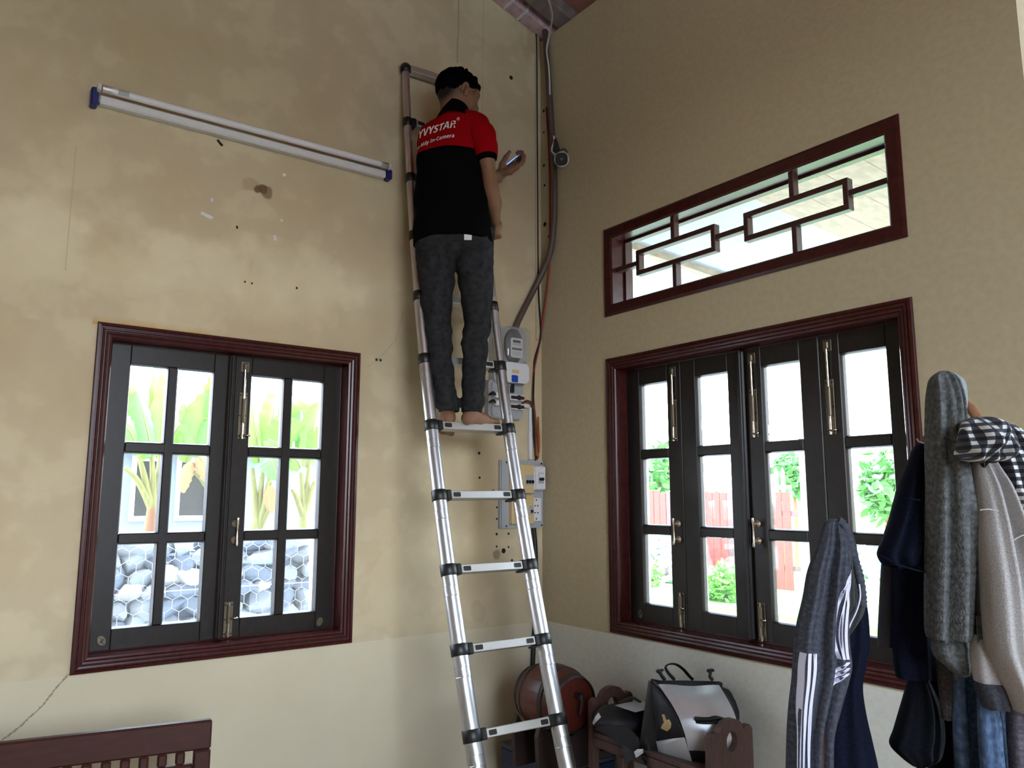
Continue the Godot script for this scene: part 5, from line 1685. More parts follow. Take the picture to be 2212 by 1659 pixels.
# hanging cloth as a closed fold-pleated body. rows: [v, u_left, u_right, distance, thickness]; folds: [amount, waves, phase, drift]
func drape(o: Node3D, called: String, rows: Array, m: Material, folds: Array, steps := 5, turn := 0.0) -> Array:
	var L := []; var R := []; var T := []
	for r: Array in rows:
		L.append(pt(r[1], r[0], r[3])); R.append(pt(r[2], r[0], r[3])); T.append(Vector2(r[4], 0))
	L = spline(L, steps); R = spline(R, steps); T = spline(T, steps)
	var n := 72
	var rings := []
	var st := S()
	var nrm := Basis(Vector3.UP, turn) * -NF
	var front := []
	for i in L.size():
		var g := []
		var fr := []
		var t := float(i) / (L.size() - 1)
		var c: Vector3 = (L[i] + R[i]) / 2
		var h: Vector3 = (R[i] - L[i]) / 2
		var wd := h.length()
		for k in n:
			var a := TAU * k / n
			var s := cos(a)
			var sg := signf(sin(a))
			var z: float = pow(absf(sin(a)), 0.7) * sg * T[i].x
			var f := 0.0
			for q: Array in folds: f += q[0] * sin(q[1] * s + q[2] + q[3] * t) * minf(1.0, t * 4.0 + 0.25)
			z += f * (absf(sin(a)) * 0.8 + 0.05) * sg * minf(1.0, wd / 0.05)
			g.append(c + h * s + nrm * z + Vector3(0, 0.35 * f * absf(sin(a)) * (1.0 if i == L.size() - 1 else 0.0), 0))
		rings.append(g)
		for k in n / 2 + 1: fr.append(g[n / 2 - k])
		front.append(fr)
	# uv in metres along and across for woven patterns
	st.set_smooth_group(1)
	for i in rings.size() - 1:
		for k in n:
			var l := (k + 1) % n
			var p := [rings[i][k], rings[i][l], rings[i + 1][l], rings[i + 1][k]]
			var w0: float = (R[i] - L[i]).length() / 2
			var w1: float = (R[i + 1] - L[i + 1]).length() / 2
			var y0: float = L[i].y
			var y1: float = L[i + 1].y
			var uv := [Vector2(cos(TAU * k / n) * w0, y0), Vector2(cos(TAU * (k + 1) / n) * w0, y0), Vector2(cos(TAU * (k + 1) / n) * w1, y1), Vector2(cos(TAU * k / n) * w1, y1)]
			for e in [0, 2, 1, 0, 3, 2]:
				st.set_uv(uv[e]); st.add_vertex(p[e])
	st.set_smooth_group(-1)
	for e: int in [0, rings.size() - 1]:
		var c := Vector3.ZERO
		for q: Vector3 in rings[e]: c += q
		c /= n
		for k in n:
			st.set_uv(Vector2.ZERO)
			if e == 0: tri(st, c, rings[e][k], rings[e][(k + 1) % n])
			else: tri(st, c, rings[e][(k + 1) % n], rings[e][k])
	put(st, called, m, o)
	return front

# a strip that follows the front of a drape: points [across 0..1, down 0..1], width in metres
func strip(o: Node3D, called: String, front: Array, line: Array, w: float, m: Material) -> void:
	var at := func(q: Vector2) -> Vector3:
		var i := clampf(q.y, 0, 1) * (front.size() - 1.001)
		var k: float = clampf(acos(clampf(1.0 - 2.0 * q.x, -1, 1)) / PI, 0, 1) * (front[0].size() - 1.001)
		var a: Vector3 = front[int(i)][int(k)].lerp(front[int(i)][int(k) + 1], fmod(k, 1.0))
		var b: Vector3 = front[int(i) + 1][int(k)].lerp(front[int(i) + 1][int(k) + 1], fmod(k, 1.0))
		return a.lerp(b, fmod(i, 1.0)) - NF * 0.0025
	var p := spline(line, 8)
	var st := S()
	st.set_smooth_group(1)
	var wd: float = (front[front.size() / 2][-1] - front[front.size() / 2][0]).length()
	for i in p.size() - 1:
		var a0: Vector3 = at.call(p[i] - Vector2(w / wd / 2, 0)); var a1: Vector3 = at.call(p[i] + Vector2(w / wd / 2, 0))
		var b0: Vector3 = at.call(p[i + 1] - Vector2(w / wd / 2, 0)); var b1: Vector3 = at.call(p[i + 1] + Vector2(w / wd / 2, 0))
		quad(st, b0, b1, a1, a0)
		quad(st, a0 + NF * 0.002, a1 + NF * 0.002, b1 + NF * 0.002, b0 + NF * 0.002)
	put(st, called, m, o)

func coat_rack() -> void:
	var st: SurfaceTool
	# the stand
	var cs := thing("coat_stand", "brown wooden coat stand mostly hidden by the hanging clothes, far right", "coat stand")
	var base := pt(2078, 1200, 1.95)
	st = S()
	tube(st, [Vector3(base.x, 0.03, base.z), Vector3(base.x, 1.6, base.z), Vector3(base.x, pt(2070, 850, 1.95).y, base.z)], [0.022, 0.02, 0.016], 14)
	put(st, "pole", M.wood, cs)
	for q: Array in [[2060, 832, 2040, 812, 1.86], [2078, 850, 2122, 918, 1.86], [2070, 935, 2000, 950, 1.90], [2075, 930, 2160, 935, 1.84]]:
		st = S()
		tube(st, [Vector3(base.x, pt(q[0], q[1], 1.95).y, base.z), pt((q[0] + q[2]) / 2.0, (q[1] + q[3]) / 2.0, q[4] + 0.02), pt(q[2], q[3], q[4])], [0.016, 0.014, 0.011], 10)
		put(st, "peg", M.trunk, cs)
	for i in 4:
		var a := PI / 4 + PI / 2 * i
		st = S()
		tube(st, [Vector3(base.x, 0.25, base.z), Vector3(base.x + cos(a) * 0.14, 0.12, base.z + sin(a) * 0.14), Vector3(base.x + cos(a) * 0.22, 0.012, base.z + sin(a) * 0.22)], 0.014, 8)
		put(st, "leg", M.wood, cs)
	# track trousers with three white stripes and the navy trousers behind them
	var pp0 := pt(1782, 1175, 1.835)
	var pf := pt(1700, 1659, 1.82)
	var po := thing("post", "thin wooden post that the grey track trousers hang over", "post")
	st = S()
	tube(st, [Vector3(pf.x, 0.0, pf.z), pp0], 0.011, 10)
	put(st, "post_shaft", M.wood, po)
	st = S()
	lathe(st, [Vector2(0.11, 0), Vector2(0.11, 0.02), Vector2(0.02, 0.04)], 20, Transform3D(Basis(), Vector3(pf.x, 0, pf.z)))
	put(st, "post_foot", M.wood, po)
	var nt := thing("trousers", "plain navy trousers hanging behind the grey striped track trousers", "trousers")
	drape(nt, "trouser_leg", [[1240, 1828, 1850, 1.93, 0.02], [1290, 1828, 1866, 1.93, 0.025], [1330, 1824, 1873, 1.93, 0.03], [1390, 1815, 1875, 1.93, 0.035], [1430, 1806, 1869, 1.93, 0.035], [1480, 1800, 1860, 1.93, 0.035], [1540, 1792, 1868, 1.93, 0.035], [1600, 1786, 1882, 1.93, 0.035], [1670, 1784, 1897, 1.93, 0.035], [1800, 1780, 1915, 1.93, 0.035]], M.navy, [[0.006, 5, 0.5, 1.0], [0.004, 9, 2, -1]])
	var tt := thing("track_trousers", "grey track trousers with three white stripes hanging before the window", "trousers")
	var fr := drape(tt, "trouser_leg", [[1121, 1794, 1809, 1.84, 0.012], [1135, 1780, 1822, 1.84, 0.02], [1180, 1766, 1832, 1.83, 0.032], [1235, 1746, 1832, 1.82, 0.04], [1290, 1736, 1830, 1.82, 0.042], [1350, 1722, 1829, 1.82, 0.042], [1400, 1716, 1832, 1.82, 0.042], [1435, 1713, 1836, 1.82, 0.042], [1470, 1711, 1829, 1.82, 0.042], [1530, 1704, 1812, 1.82, 0.042], [1590, 1701, 1798, 1.82, 0.042], [1670, 1699, 1796, 1.82, 0.042], [1800, 1697, 1794, 1.82, 0.042]], M.track, [[0.014, 9, 0.4, 0.9], [0.009, 14, 1.0, -1.3], [0.004, 25, 0, 3]])
	var fr2 := drape(tt, "seat", [[1126, 1800, 1824, 1.86, 0.015], [1150, 1800, 1838, 1.85, 0.025], [1200, 1798, 1850, 1.85, 0.03], [1250, 1796, 1860, 1.85, 0.03], [1300, 1796, 1866, 1.85, 0.03], [1330, 1800, 1860, 1.86, 0.028], [1370, 1806, 1834, 1.87, 0.02], [1392, 1812, 1824, 1.87, 0.008]], M.lining, [[0.008, 9, 0.4, 2.5], [0.004, 17, 1.0, -2.0]])
	st = S()
	var wb := []
	for q: Array in [[1810, 1124], [1822, 1133], [1832, 1160], [1840, 1190], [1850, 1220], [1858, 1250], [1863, 1285], [1864, 1310]]: wb.append(pt(q[0], q[1], 1.825))
	wb = spline(wb, 6)
	var rr := []
	for i in wb.size(): rr.append(0.0085 + 0.002 * (i % 2))
	tube(st, wb, rr, 10)
	put(st, "waistband", M.track, tt)
	st = S()
	tube(st, spline([pt(1856, 1262, 1.81), pt(1858, 1290, 1.81), pt(1850, 1320, 1.81), pt(1836, 1350, 1.815), pt(1822, 1388, 1.815)], 5), 0.002, 6)
	put(st, "drawcord", M.stripe, tt)
	for i in 3:
		var d := i * 0.1
		strip(tt, "stripe", fr, [Vector2(0.08 + d * 0.9, 0.51), Vector2(0.07 + d, 0.58), Vector2(0.08 + d, 0.7), Vector2(0.12 + d * 1.1, 0.82), Vector2(0.135 + d * 1.2, 1.0)], 0.0082, M.stripe)
		strip(tt, "stripe", fr, [Vector2(0.985 - d * 0.1, 0.225 + i * 0.022), Vector2(0.88 - d * 0.1, 0.265 + i * 0.022), Vector2(0.74 + d * 0.7, 0.315 + i * 0.016), Vector2(0.67 + d, 0.37), Vector2(0.65 + d, 0.44), Vector2(0.69 + d * 0.8, 0.50), Vector2(0.72 + d * 0.7, 0.54)], 0.0068, M.stripe)
		strip(tt, "stripe", fr, [Vector2(0.86, 0.555 + i * 0.03), Vector2(0.76, 0.58 + i * 0.03), Vector2(0.66, 0.61 + i * 0.03)], 0.0095, M.stripe)
	# navy polo and what hangs under it
	var du := thing("dark_shirt", "dark plum shirt showing behind the navy polo shirt, next to the window", "shirt")
	drape(du, "cloth", [[1180, 1912, 1960, 1.96, 0.02], [1230, 1905, 1965, 1.96, 0.025], [1300, 1901, 1968, 1.96, 0.025], [1360, 1898, 1968, 1.96, 0.025], [1396, 1897, 1966, 1.96, 0.022]], tripl(mat(Color(0.12, 0.105, 0.13), 0.9), null, M.cloth_n, Vector3.ONE * 8, 0.4), [[0.004, 8, 0, 1]])
	var ns := thing("polo_shirt", "navy short sleeved shirt hanging by its shoulder left of the grey sweater", "shirt")
	drape(ns, "cloth", [[1195, 1938, 2022, 1.92, 0.03], [1240, 1934, 2022, 1.92, 0.035], [1320, 1934, 2024, 1.92, 0.035], [1400, 1932, 2026, 1.92, 0.035], [1440, 1934, 2028, 1.92, 0.034], [1465, 1940, 2030, 1.92, 0.03]], M.navy, [[0.007, 6, 0.5, 0.6], [0.004, 11, 2, -1]])
	drape(ns, "sleeve", [[954, 1992, 2016, 1.89, 0.012], [966, 1978, 2022, 1.88, 0.025], [1000, 1966, 2024, 1.87, 0.035], [1034, 1953, 2024, 1.86, 0.042], [1080, 1941, 2022, 1.86, 0.045], [1124, 1929, 2020, 1.86, 0.045], [1165, 1914, 2018, 1.86, 0.045], [1198, 1901, 2014, 1.86, 0.045], [1222, 1912, 2012, 1.86, 0.042]], M.navy, [[0.017, 7, 0.2, 2.0], [0.009, 13, 1, -2]])
	st = S()
	tube(st, spline([pt(1902, 1199, 1.815), pt(1930, 1215, 1.79), pt(1960, 1226, 1.785), pt(1990, 1234, 1.79), pt(2010, 1238, 1.80)], 5), 0.0022, 6)
	tube(st, spline([pt(1949, 1079, 1.815), pt(1965, 1077, 1.79), pt(1988, 1081, 1.785)], 5), 0.0018, 6)
	put(st, "seam", M.navy, ns)
	st = S()
	tube(st, spline([pt(1981, 948, 1.86), pt(1984, 953, 1.855), pt(1991, 956, 1.855), pt(1998, 957, 1.86)], 4), 0.0018, 6)
	put(st, "hanging_loop", M.white, ns)
	var sh := thing("shorts", "black navy shorts hanging low below the navy polo shirt", "shorts")
	drape(sh, "cloth", [[1452, 1966, 1998, 1.93, 0.012], [1480, 1962, 2010, 1.92, 0.025], [1530, 1950, 2030, 1.92, 0.035], [1580, 1936, 2036, 1.92, 0.04], [1612, 1927, 2034, 1.92, 0.04], [1640, 1952, 2024, 1.92, 0.034], [1655, 1972, 1996, 1.92, 0.015]], M.nearblack, [[0.008, 6, 0.2, 1.2], [0.005, 12, 1, -1]])
	var bk := thing("black_trousers", "black trousers hanging behind the shorts, below the grey sweater", "trousers")
	drape(bk, "cloth", [[1380, 2000, 2050, 1.99, 0.02], [1420, 1992, 2062, 1.98, 0.03], [1500, 1992, 2066, 1.98, 0.035], [1600, 2004, 2070, 1.98, 0.035], [1680, 2010, 2072, 1.98, 0.035], [1800, 2010, 2074, 1.98, 0.035]], M.nearblack, [[0.005, 6, 0.2, 1.2]])
	# grey wool sweater
	var sw := thing("sweater", "grey fuzzy wool sweater hanging from the highest peg of the coat stand", "sweater")
	drape(sw, "body", [[802, 2030, 2046, 1.83, 0.010], [808, 2021, 2056, 1.82, 0.02], [818, 2014, 2064, 1.81, 0.03], [836, 2012, 2070, 1.80, 0.04], [870, 2011, 2074, 1.78, 0.05], [930, 2011, 2078, 1.77, 0.055], [990, 2012, 2086, 1.77, 0.06], [1050, 2013, 2098, 1.77, 0.06], [1130, 2011, 2108, 1.77, 0.06], [1210, 2009, 2112, 1.77, 0.06], [1300, 2007, 2112, 1.77, 0.058], [1360, 2007, 2110, 1.77, 0.056], [1378, 2009, 2108, 1.77, 0.05]], M.wool, [[0.016, 6, 0.9, 1.6], [0.010, 11, 0.3, -2.6], [0.004, 19, 0.0, 4.0]])
	drape(sw, "sleeve", [[1000, 2062, 2092, 1.745, 0.016], [1060, 2066, 2104, 1.735, 0.026], [1130, 2078, 2118, 1.73, 0.03], [1200, 2092, 2128, 1.73, 0.03], [1270, 2103, 2133, 1.73, 0.028], [1340, 2109, 2137, 1.73, 0.026], [1396, 2112, 2139, 1.73, 0.022]], M.wool, [[0.006, 5, 0.6, 2.0]])
	drape(sw, "neck", [[806, 2040, 2060, 1.86, 0.012], [822, 2040, 2080, 1.85, 0.02], [850, 2042, 2085, 1.85, 0.025], [890, 2050, 2083, 1.85, 0.025], [925, 2060, 2078, 1.85, 0.012]], tripl(mat(Color(0.46, 0.50, 0.53), 0.95), M.mott, M.cloth_n, Vector3.ONE * 8, 0.7), [[0.006, 5, 0.6, 2.0]])
	drape(sw, "rolled_hem", [[1368, 2018, 2104, 1.80, 0.03], [1395, 2017, 2102, 1.79, 0.036], [1420, 2024, 2102, 1.79, 0.036], [1440, 2046, 2100, 1.79, 0.03], [1456, 2064, 2092, 1.79, 0.02], [1463, 2072, 2084, 1.79, 0.008]], M.wool, [[0.009, 7, 0.6, 1.0]])
	for i in 6:
		st = S()
		var u := 2112.0 + i * 4.2
		tube(st, [pt(u - 2, 1330, 1.712), pt(u, 1365, 1.708), pt(u + 1, 1393, 1.712)], 0.0022, 6)
		put(st, "rib", M.wool, sw)
	var kn := thing("ribbed_sleeve", "brownish grey ribbed knit sleeve hanging below the wool sweater", "knitwear")
	drape(kn, "cloth", [[1400, 2022, 2066, 1.86, 0.02], [1450, 2026, 2066, 1.86, 0.022], [1500, 2032, 2066, 1.86, 0.022], [1553, 2036, 2064, 1.86, 0.018]], M.knit, [[0.004, 22, 0, 0.5], [0.004, 5, 1, 1]])
	# pale sweatshirt
	var ss := thing("sweatshirt", "pale grey sweatshirt draped diagonally at the right edge", "sweatshirt")
	drape(ss, "body", [[975, 2100, 2150, 1.73, 0.02], [1010, 2102, 2164, 1.72, 0.035], [1050, 2108, 2184, 1.71, 0.045], [1100, 2114, 2206, 1.70, 0.05], [1170, 2120, 2236, 1.69, 0.055], [1250, 2128, 2262, 1.68, 0.06], [1330, 2134, 2280, 1.67, 0.06], [1397, 2140, 2290, 1.67, 0.06], [1440, 2155, 2296, 1.67, 0.058], [1490, 2177, 2300, 1.67, 0.055], [1537, 2197, 2300, 1.67, 0.05]], M.sweat, [[0.020, 8, 0.2, 0.8], [0.014, 13, 1.5, -0.8], [0.004, 23, 0, 2]])
	drape(ss, "sleeve", [[1370, 2100, 2140, 1.73, 0.02], [1410, 2102, 2150, 1.72, 0.03], [1450, 2106, 2164, 1.72, 0.032], [1480, 2112, 2172, 1.72, 0.03]], M.sweat, [[0.005, 6, 0.2, 1.2]])
	drape(ss, "sleeve_cuff", [[1474, 2109, 2172, 1.715, 0.03], [1490, 2112, 2178, 1.715, 0.034], [1515, 2120, 2184, 1.715, 0.034], [1530, 2128, 2184, 1.715, 0.03]], M.cuffgrey, [[0.004, 9, 0.2, 1.2]])
	st = S()
	tube(st, spline([pt(2117, 1102, 1.652), pt(2135, 1100, 1.645), pt(2156, 1104, 1.645)], 4), 0.0018, 6)
	tube(st, spline([pt(2188, 1168, 1.632), pt(2205, 1158, 1.63), pt(2230, 1150, 1.63)], 4), 0.0018, 6)
	put(st, "seam", M.sweat, ss)
	# gingham shirt
	var gm := mat(Color.WHITE, 0.85, 0.0, {"albedo_texture": gingham(), "uv1_scale": Vector3(62, 62, 1)})
	var gs := thing("gingham_shirt", "black and white gingham shirt bundled over the right pegs of the coat stand", "shirt")
	drape(gs, "bundle", [[902, 2098, 2140, 1.70, 0.02], [912, 2082, 2166, 1.68, 0.04], [935, 2078, 2180, 1.66, 0.055], [960, 2078, 2184, 1.65, 0.06], [978, 2080, 2180, 1.65, 0.055], [992, 2092, 2168, 1.65, 0.04], [1000, 2112, 2148, 1.66, 0.012]], gm, [[0.02, 4, 0.2, 6.2], [0.013, 8, 1.5, -7.5], [0.006, 15, 0.5, 9.0]])
	drape(gs, "hanging_sleeve", [[903, 2110, 2150, 1.72, 0.015], [925, 2128, 2200, 1.70, 0.03], [960, 2150, 2222, 1.69, 0.04], [1000, 2164, 2240, 1.68, 0.045], [1060, 2186, 2252, 1.66, 0.045], [1110, 2206, 2262, 1.65, 0.04], [1160, 2222, 2270, 1.65, 0.03]], gm, [[0.014, 5, 0.2, 2.2], [0.007, 11, 1.5, -2.5]])
	# jeans and the rest below
	var j1 := thing("blue_jeans", "narrow light blue denim leg hanging beside the ribbed knit sleeve", "jeans")
	drape(j1, "cloth", [[1440, 2058, 2080, 1.84, 0.014], [1500, 2062, 2084, 1.83, 0.018], [1580, 2062, 2090, 1.83, 0.02], [1680, 2068, 2098, 1.83, 0.02], [1800, 2070, 2104, 1.83, 0.02]], M.denim, [[0.003, 5, 0, 1]])
	var j2 := thing("dark_jeans", "dark blue denim trousers below the dark cuff of the sweatshirt", "jeans")
	drape(j2, "cloth", [[1400, 2082, 2140, 1.84, 0.02], [1470, 2080, 2170, 1.83, 0.03], [1560, 2086, 2180, 1.82, 0.034], [1680, 2094, 2196, 1.82, 0.034], [1800, 2098, 2204, 1.82, 0.034]], M.denim2, [[0.006, 7, 0, 1]])
	var j3 := thing("faded_jeans", "faded blue jeans leg in front of the dark denim, bottom right", "jeans")
	drape(j3, "cloth", [[1510, 2112, 2150, 1.76, 0.014], [1560, 2114, 2160, 1.75, 0.018], [1620, 2118, 2164, 1.75, 0.02], [1700, 2122, 2172, 1.75, 0.02], [1800, 2126, 2176, 1.75, 0.02]], M.denim, [[0.008, 7, 0, 1]])
	var mv := thing("mauve_trousers", "mauve grey trouser leg at the bottom right corner", "trousers")
	drape(mv, "cloth", [[1520, 2178, 2215, 1.76, 0.02], [1580, 2180, 2225, 1.75, 0.025], [1680, 2186, 2236, 1.75, 0.025], [1800, 2188, 2240, 1.75, 0.025]], M.mauve, [[0.005, 6, 0, 1]])

func gingham() -> Texture2D:
	var im := Image.create(64, 64, false, Image.FORMAT_RGB8)
	for y in 64:
		for x in 64:
			var k := (1 if x < 32 else 0) + (1 if y < 32 else 0)
			im.set_pixel(x, y, [Color(0.045, 0.05, 0.07), Color(0.24, 0.25, 0.29), Color(0.80, 0.80, 0.78)][k])
	return ImageTexture.create_from_image(im)

var stones := []

func stone_meshes() -> void:
	for k in 5:
		var sp := SphereMesh.new()
		sp.radial_segments = 10
		sp.rings = 6
		var arr := sp.get_mesh_arrays()
		var v: PackedVector3Array = arr[Mesh.ARRAY_VERTEX]
		var cuts := []
		for i in 11: cuts.append([Vector3(rng.randf_range(-1, 1), rng.randf_range(-1, 1), rng.randf_range(-1, 1)).normalized(), rng.randf_range(0.22, 0.40)])
		for i in v.size():
			var p := v[i]
			for c: Array in cuts:
				var d: float = p.dot(c[0]) - c[1]
				if d > 0: p -= c[0] * d
			v[i] = p
		var ix: PackedInt32Array = arr[Mesh.ARRAY_INDEX]
		var st := S()
		for i in range(0, ix.size(), 3):
			st.add_vertex(v[ix[i]]); st.add_vertex(v[ix[i + 1]]); st.add_vertex(v[ix[i + 2]])
		st.generate_normals()
		stones.append(st.commit())

func stone(o: Node3D, at: Vector3, size: Vector3, m: Material) -> void:
	var b := Basis.from_euler(Vector3(rng.randf_range(-0.5, 0.5), rng.randf() * TAU, rng.randf_range(-0.3, 0.3)))
	put_mesh(stones[rng.randi() % 5], "stone", m, o, Transform3D(Basis().scaled(size) * b, at))

func leaf(o: Node3D, base: Vector3, tip: Vector3, width: float, sag: float, m: Material, roll := 0.0) -> void:
	var st := S()
	st.set_smooth_group(1)
	var n := 16
	var d := tip - base
	var side := d.cross(Vector3(0.25, 0.1, 1)).normalized()
	side = side.rotated(d.normalized(), roll)
	var up := side.cross(d.normalized())
	var rows := []
	for i in n + 1:
		var t := float(i) / n
		var c := base + d * t + Vector3.UP * sag * sin(PI * t) - Vector3.UP * sag * 0.8 * t * t
		var w := width * pow(sin(PI * clampf(0.06 + 0.93 * t, 0, 1)), 0.55) * 0.5
		var j := 1.0 - 0.10 * (i % 3)
		rows.append([c - side * w * j - up * w * 0.35, c - side * w * 0.5 - up * w * 0.06, c, c + side * w * 0.5 - up * w * 0.06, c + side * w * j - up * w * 0.35])
	for i in n:
		for k in 4: quad(st, rows[i][k], rows[i + 1][k], rows[i + 1][k + 1], rows[i][k + 1])
	put(st, "leaf", m, o)
	st = S()
	var q := []
	for i in n: q.append(rows[i][2] - up * 0.004)
	var rr := []
	for i in n: rr.append(lerpf(0.012, 0.003, float(i) / n))
	tube(st, q, rr, 6)
	put(st, "midrib", M.stalk, o)

func stalk(o: Node3D, p: Array, r: float) -> void:
	var st := S()
	var q := spline(p, 4)
	var rr := []
	for i in q.size(): rr.append(lerpf(r, r * 0.45, float(i) / q.size()))
	tube(st, q, rr, 8)
	put(st, "leaf_stalk", M.stalk, o)

func foliage(o: Node3D, called: String, c: Vector3, r: Vector3, n: int, size: float, m: Material) -> void:
	var st := S()
	slab(st, PackedVector2Array([Vector2(0, 0), Vector2(0.22, 0.3), Vector2(0.2, 0.65), Vector2(0, 1), Vector2(-0.2, 0.65), Vector2(-0.22, 0.3)]), -0.01, 0.01)
	st.generate_normals()
	var mm := MultiMesh.new()
	mm.transform_format = MultiMesh.TRANSFORM_3D
	mm.mesh = st.commit()
	mm.instance_count = n
	for i in n:
		var d := Vector3(rng.randfn(), rng.randfn(), rng.randfn()).normalized() * pow(rng.randf(), 0.4)
		var b := Basis.from_euler(Vector3(rng.randf() * TAU, rng.randf() * TAU, rng.randf() * TAU)).scaled(Vector3.ONE * size * rng.randf_range(0.6, 1.3))
		mm.set_instance_transform(i, Transform3D(b, c + d * r))
	var o2 := MultiMeshInstance3D.new()
	o2.multimesh = mm
	o2.material_override = m
	o2.name = called
	o2.set_meta("kind", "stuff")
	o.add_child(o2, true)

func outdoors() -> void:
	stone_meshes()
	var st := S()
	box(st, Vector3(1.0, -0.3, -12.2), Vector3(44, 0.4, 24), 0.0)
	box(st, Vector3(11.7, -0.3, 5.0), Vector3(23, 0.4, 10), 0.0)
	tag(put(st, "ground", M.pave), "pale paved ground outside the windows", "", "", "structure")
	st = S()
	box(st, Vector3(-3.0, -0.3, 14.2), Vector3(18, 0.4, 16), 0.0)
	tag(put(st, "ground", M.pave), "paved yard behind the camera", "", "", "structure")
	# gabion wall outside the left window
	var g := thing("gabion_wall", "low wall of grey stones packed in hexagonal wire netting outside the left window", "gabion wall")
	st = S()
	box(st, Vector3(-1.0, 0.58, -2.5), Vector3(4.0, 1.2, 0.4), 0.01)
	put(st, "core", M.stone3, g)
	var y := 0.58
	while y < 1.22:
		var x := -2.1 + rng.randf() * 0.1
		var h := rng.randf_range(0.085, 0.13)
		while x < 0.15:
			var w := rng.randf_range(0.11, 0.24)
			var mm: Material = [M.stone, M.stone, M.stone2, M.stone3, M.stone][rng.randi() % 5]
			stone(g, Vector3(x + w / 2, y + h / 2 + rng.randf_range(-0.015, 0.015), -2.25 + rng.randf_range(-0.02, 0.03)), Vector3(w * 1.5, h * 1.55, 0.22), mm)
			x += w * 0.97
		y += h * 0.95
	for i in 22: stone(g, Vector3(-2.1 + i * 0.105, 1.235, -2.45 + rng.randf_range(-0.1, 0.1)), Vector3(0.22, 0.13, 0.24), M.stone2 if i % 2 else M.stone)
	st = S()
	var a := 0.052
	for r in 9:
		for c in 30:
			var p := Vector3(-2.1 + c * a * 1.732 + (a * 0.866 if r % 2 else 0.0), 0.62 + r * a * 1.5, -2.105)
			if p.x > 0.2: continue
			var q := p + Vector3(0, a, 0)
			for e: Array in [[p, q], [q, q + Vector3(a * 0.866, a * 0.5, 0)], [q, q + Vector3(-a * 0.866, a * 0.5, 0)]]:
				var j := Vector3(0, 0, 0.012 * sin(e[0].x * 21 + e[0].y * 17))
				tube(st, [e[0] + j, e[1] + j], 0.0015, 4, false)
	for yy: float in [0.96, 1.27]: tube(st, [Vector3(-2.1, yy, -2.10), Vector3(-1.0, yy + 0.005, -2.095), Vector3(0.2, yy, -2.10)], 0.004, 5)
	put(st, "wire_netting", M.wire, g).set_meta("kind", "stuff")
	st = S()
	tube(st, [Vector3(-0.45, 0.0, -1.98), Vector3(-0.44, 0.9, -1.99), Vector3(-0.45, 1.30, -2.0)], 0.032, 10)
	tag(put(st, "stake", M.paint), "white stake standing before the gabion stones, right pane", "stake")
	# neighbouring house
	var ho := thing("house", "pale blue grey house with two dark windows behind the banana plants", "house")
	st = S()
	for r: Array in [[-5.0, 2.6, -0.1, 1.34], [-5.0, 2.6, 1.93, 2.12]]: box(st, Vector3((r[0] + r[1]) / 2, (r[2] + r[3]) / 2, -4.6), Vector3(r[1] - r[0], r[3] - r[2], 0.2), 0.0)
	var wn := [[wz(278, 1100, -4.5).x, wz(356, 1100, -4.5).x], [wz(376, 1100, -4.5).x, wz(458, 1100, -4.5).x]]
	var xs := [-5.0, wn[0][0], wn[0][1], wn[1][0], wn[1][1], 2.6]
	for i in [0, 2, 4]: box(st, Vector3((xs[i] + xs[i + 1]) / 2, 1.635, -4.6), Vector3(xs[i + 1] - xs[i], 0.592, 0.2), 0.0)
	put(st, "wall", M.house, ho)
	st = S()
	box(st, Vector3(-1.2, 2.17, -5.2), Vector3(8.2, 0.08, 1.7), 0.01, Basis(Vector3.RIGHT, 0.12))
	put(st, "roof", M.sheet2, ho)
	for q: Array in wn:
		st = S()
		moulding(st, q[0], q[1], 1.34, 1.93, [Vector2(0, 0), Vector2(0, 0.02), Vector2(0.04, 0.02), Vector2(0.045, -0.05)], Transform3D(Basis(), Vector3(0, 0, -4.5)))
		var fr := put(st, "window", M.paint, ho)
		st = S()
		box(st, Vector3((q[0] + q[1]) / 2, 1.635, -4.56), Vector3(q[1] - q[0], 0.59, 0.02), 0.0)
		put(st, "window_pane", M.shade, fr)
	# banana plants
	var zb := -3.15
	var pl := func(label: String, us: Array, leaves: Array, stalks: Array) -> Node3D:
		var o := thing("banana_plant", label, "plant", Vector3.ZERO, "banana plants outside the left window")
		var b0 := wz(us[0], 1150, zb)
		st = S()
		tube(st, [Vector3(b0.x - 0.02, 0.0, zb), Vector3(b0.x, 0.8, zb), b0, wz(us[1], us[2], zb)], [0.06, 0.052, 0.042, 0.03], 12)
		put(st, "stem", M.trunk if us[0] < 340 else M.stalk, o)
		for s: Array in stalks: stalk(o, [wz(us[1], us[2] + 30, zb), wz((us[1] + s[0]) / 2.0 + s[2], (us[2] + s[1]) / 2.0, zb + s[3] / 2.0), wz(s[0], s[1], zb + s[3])], 0.03)
		for l: Array in leaves: leaf(o, wz(l[0], l[1], zb + l[6]), wz(l[2], l[3], zb + l[6] + l[7]), l[4], l[5], M.leaf if l[8] == 0 else (M.leaf2 if l[8] == 1 else M.deadleaf), l[9] if l.size() > 9 else 0.0)
		return o
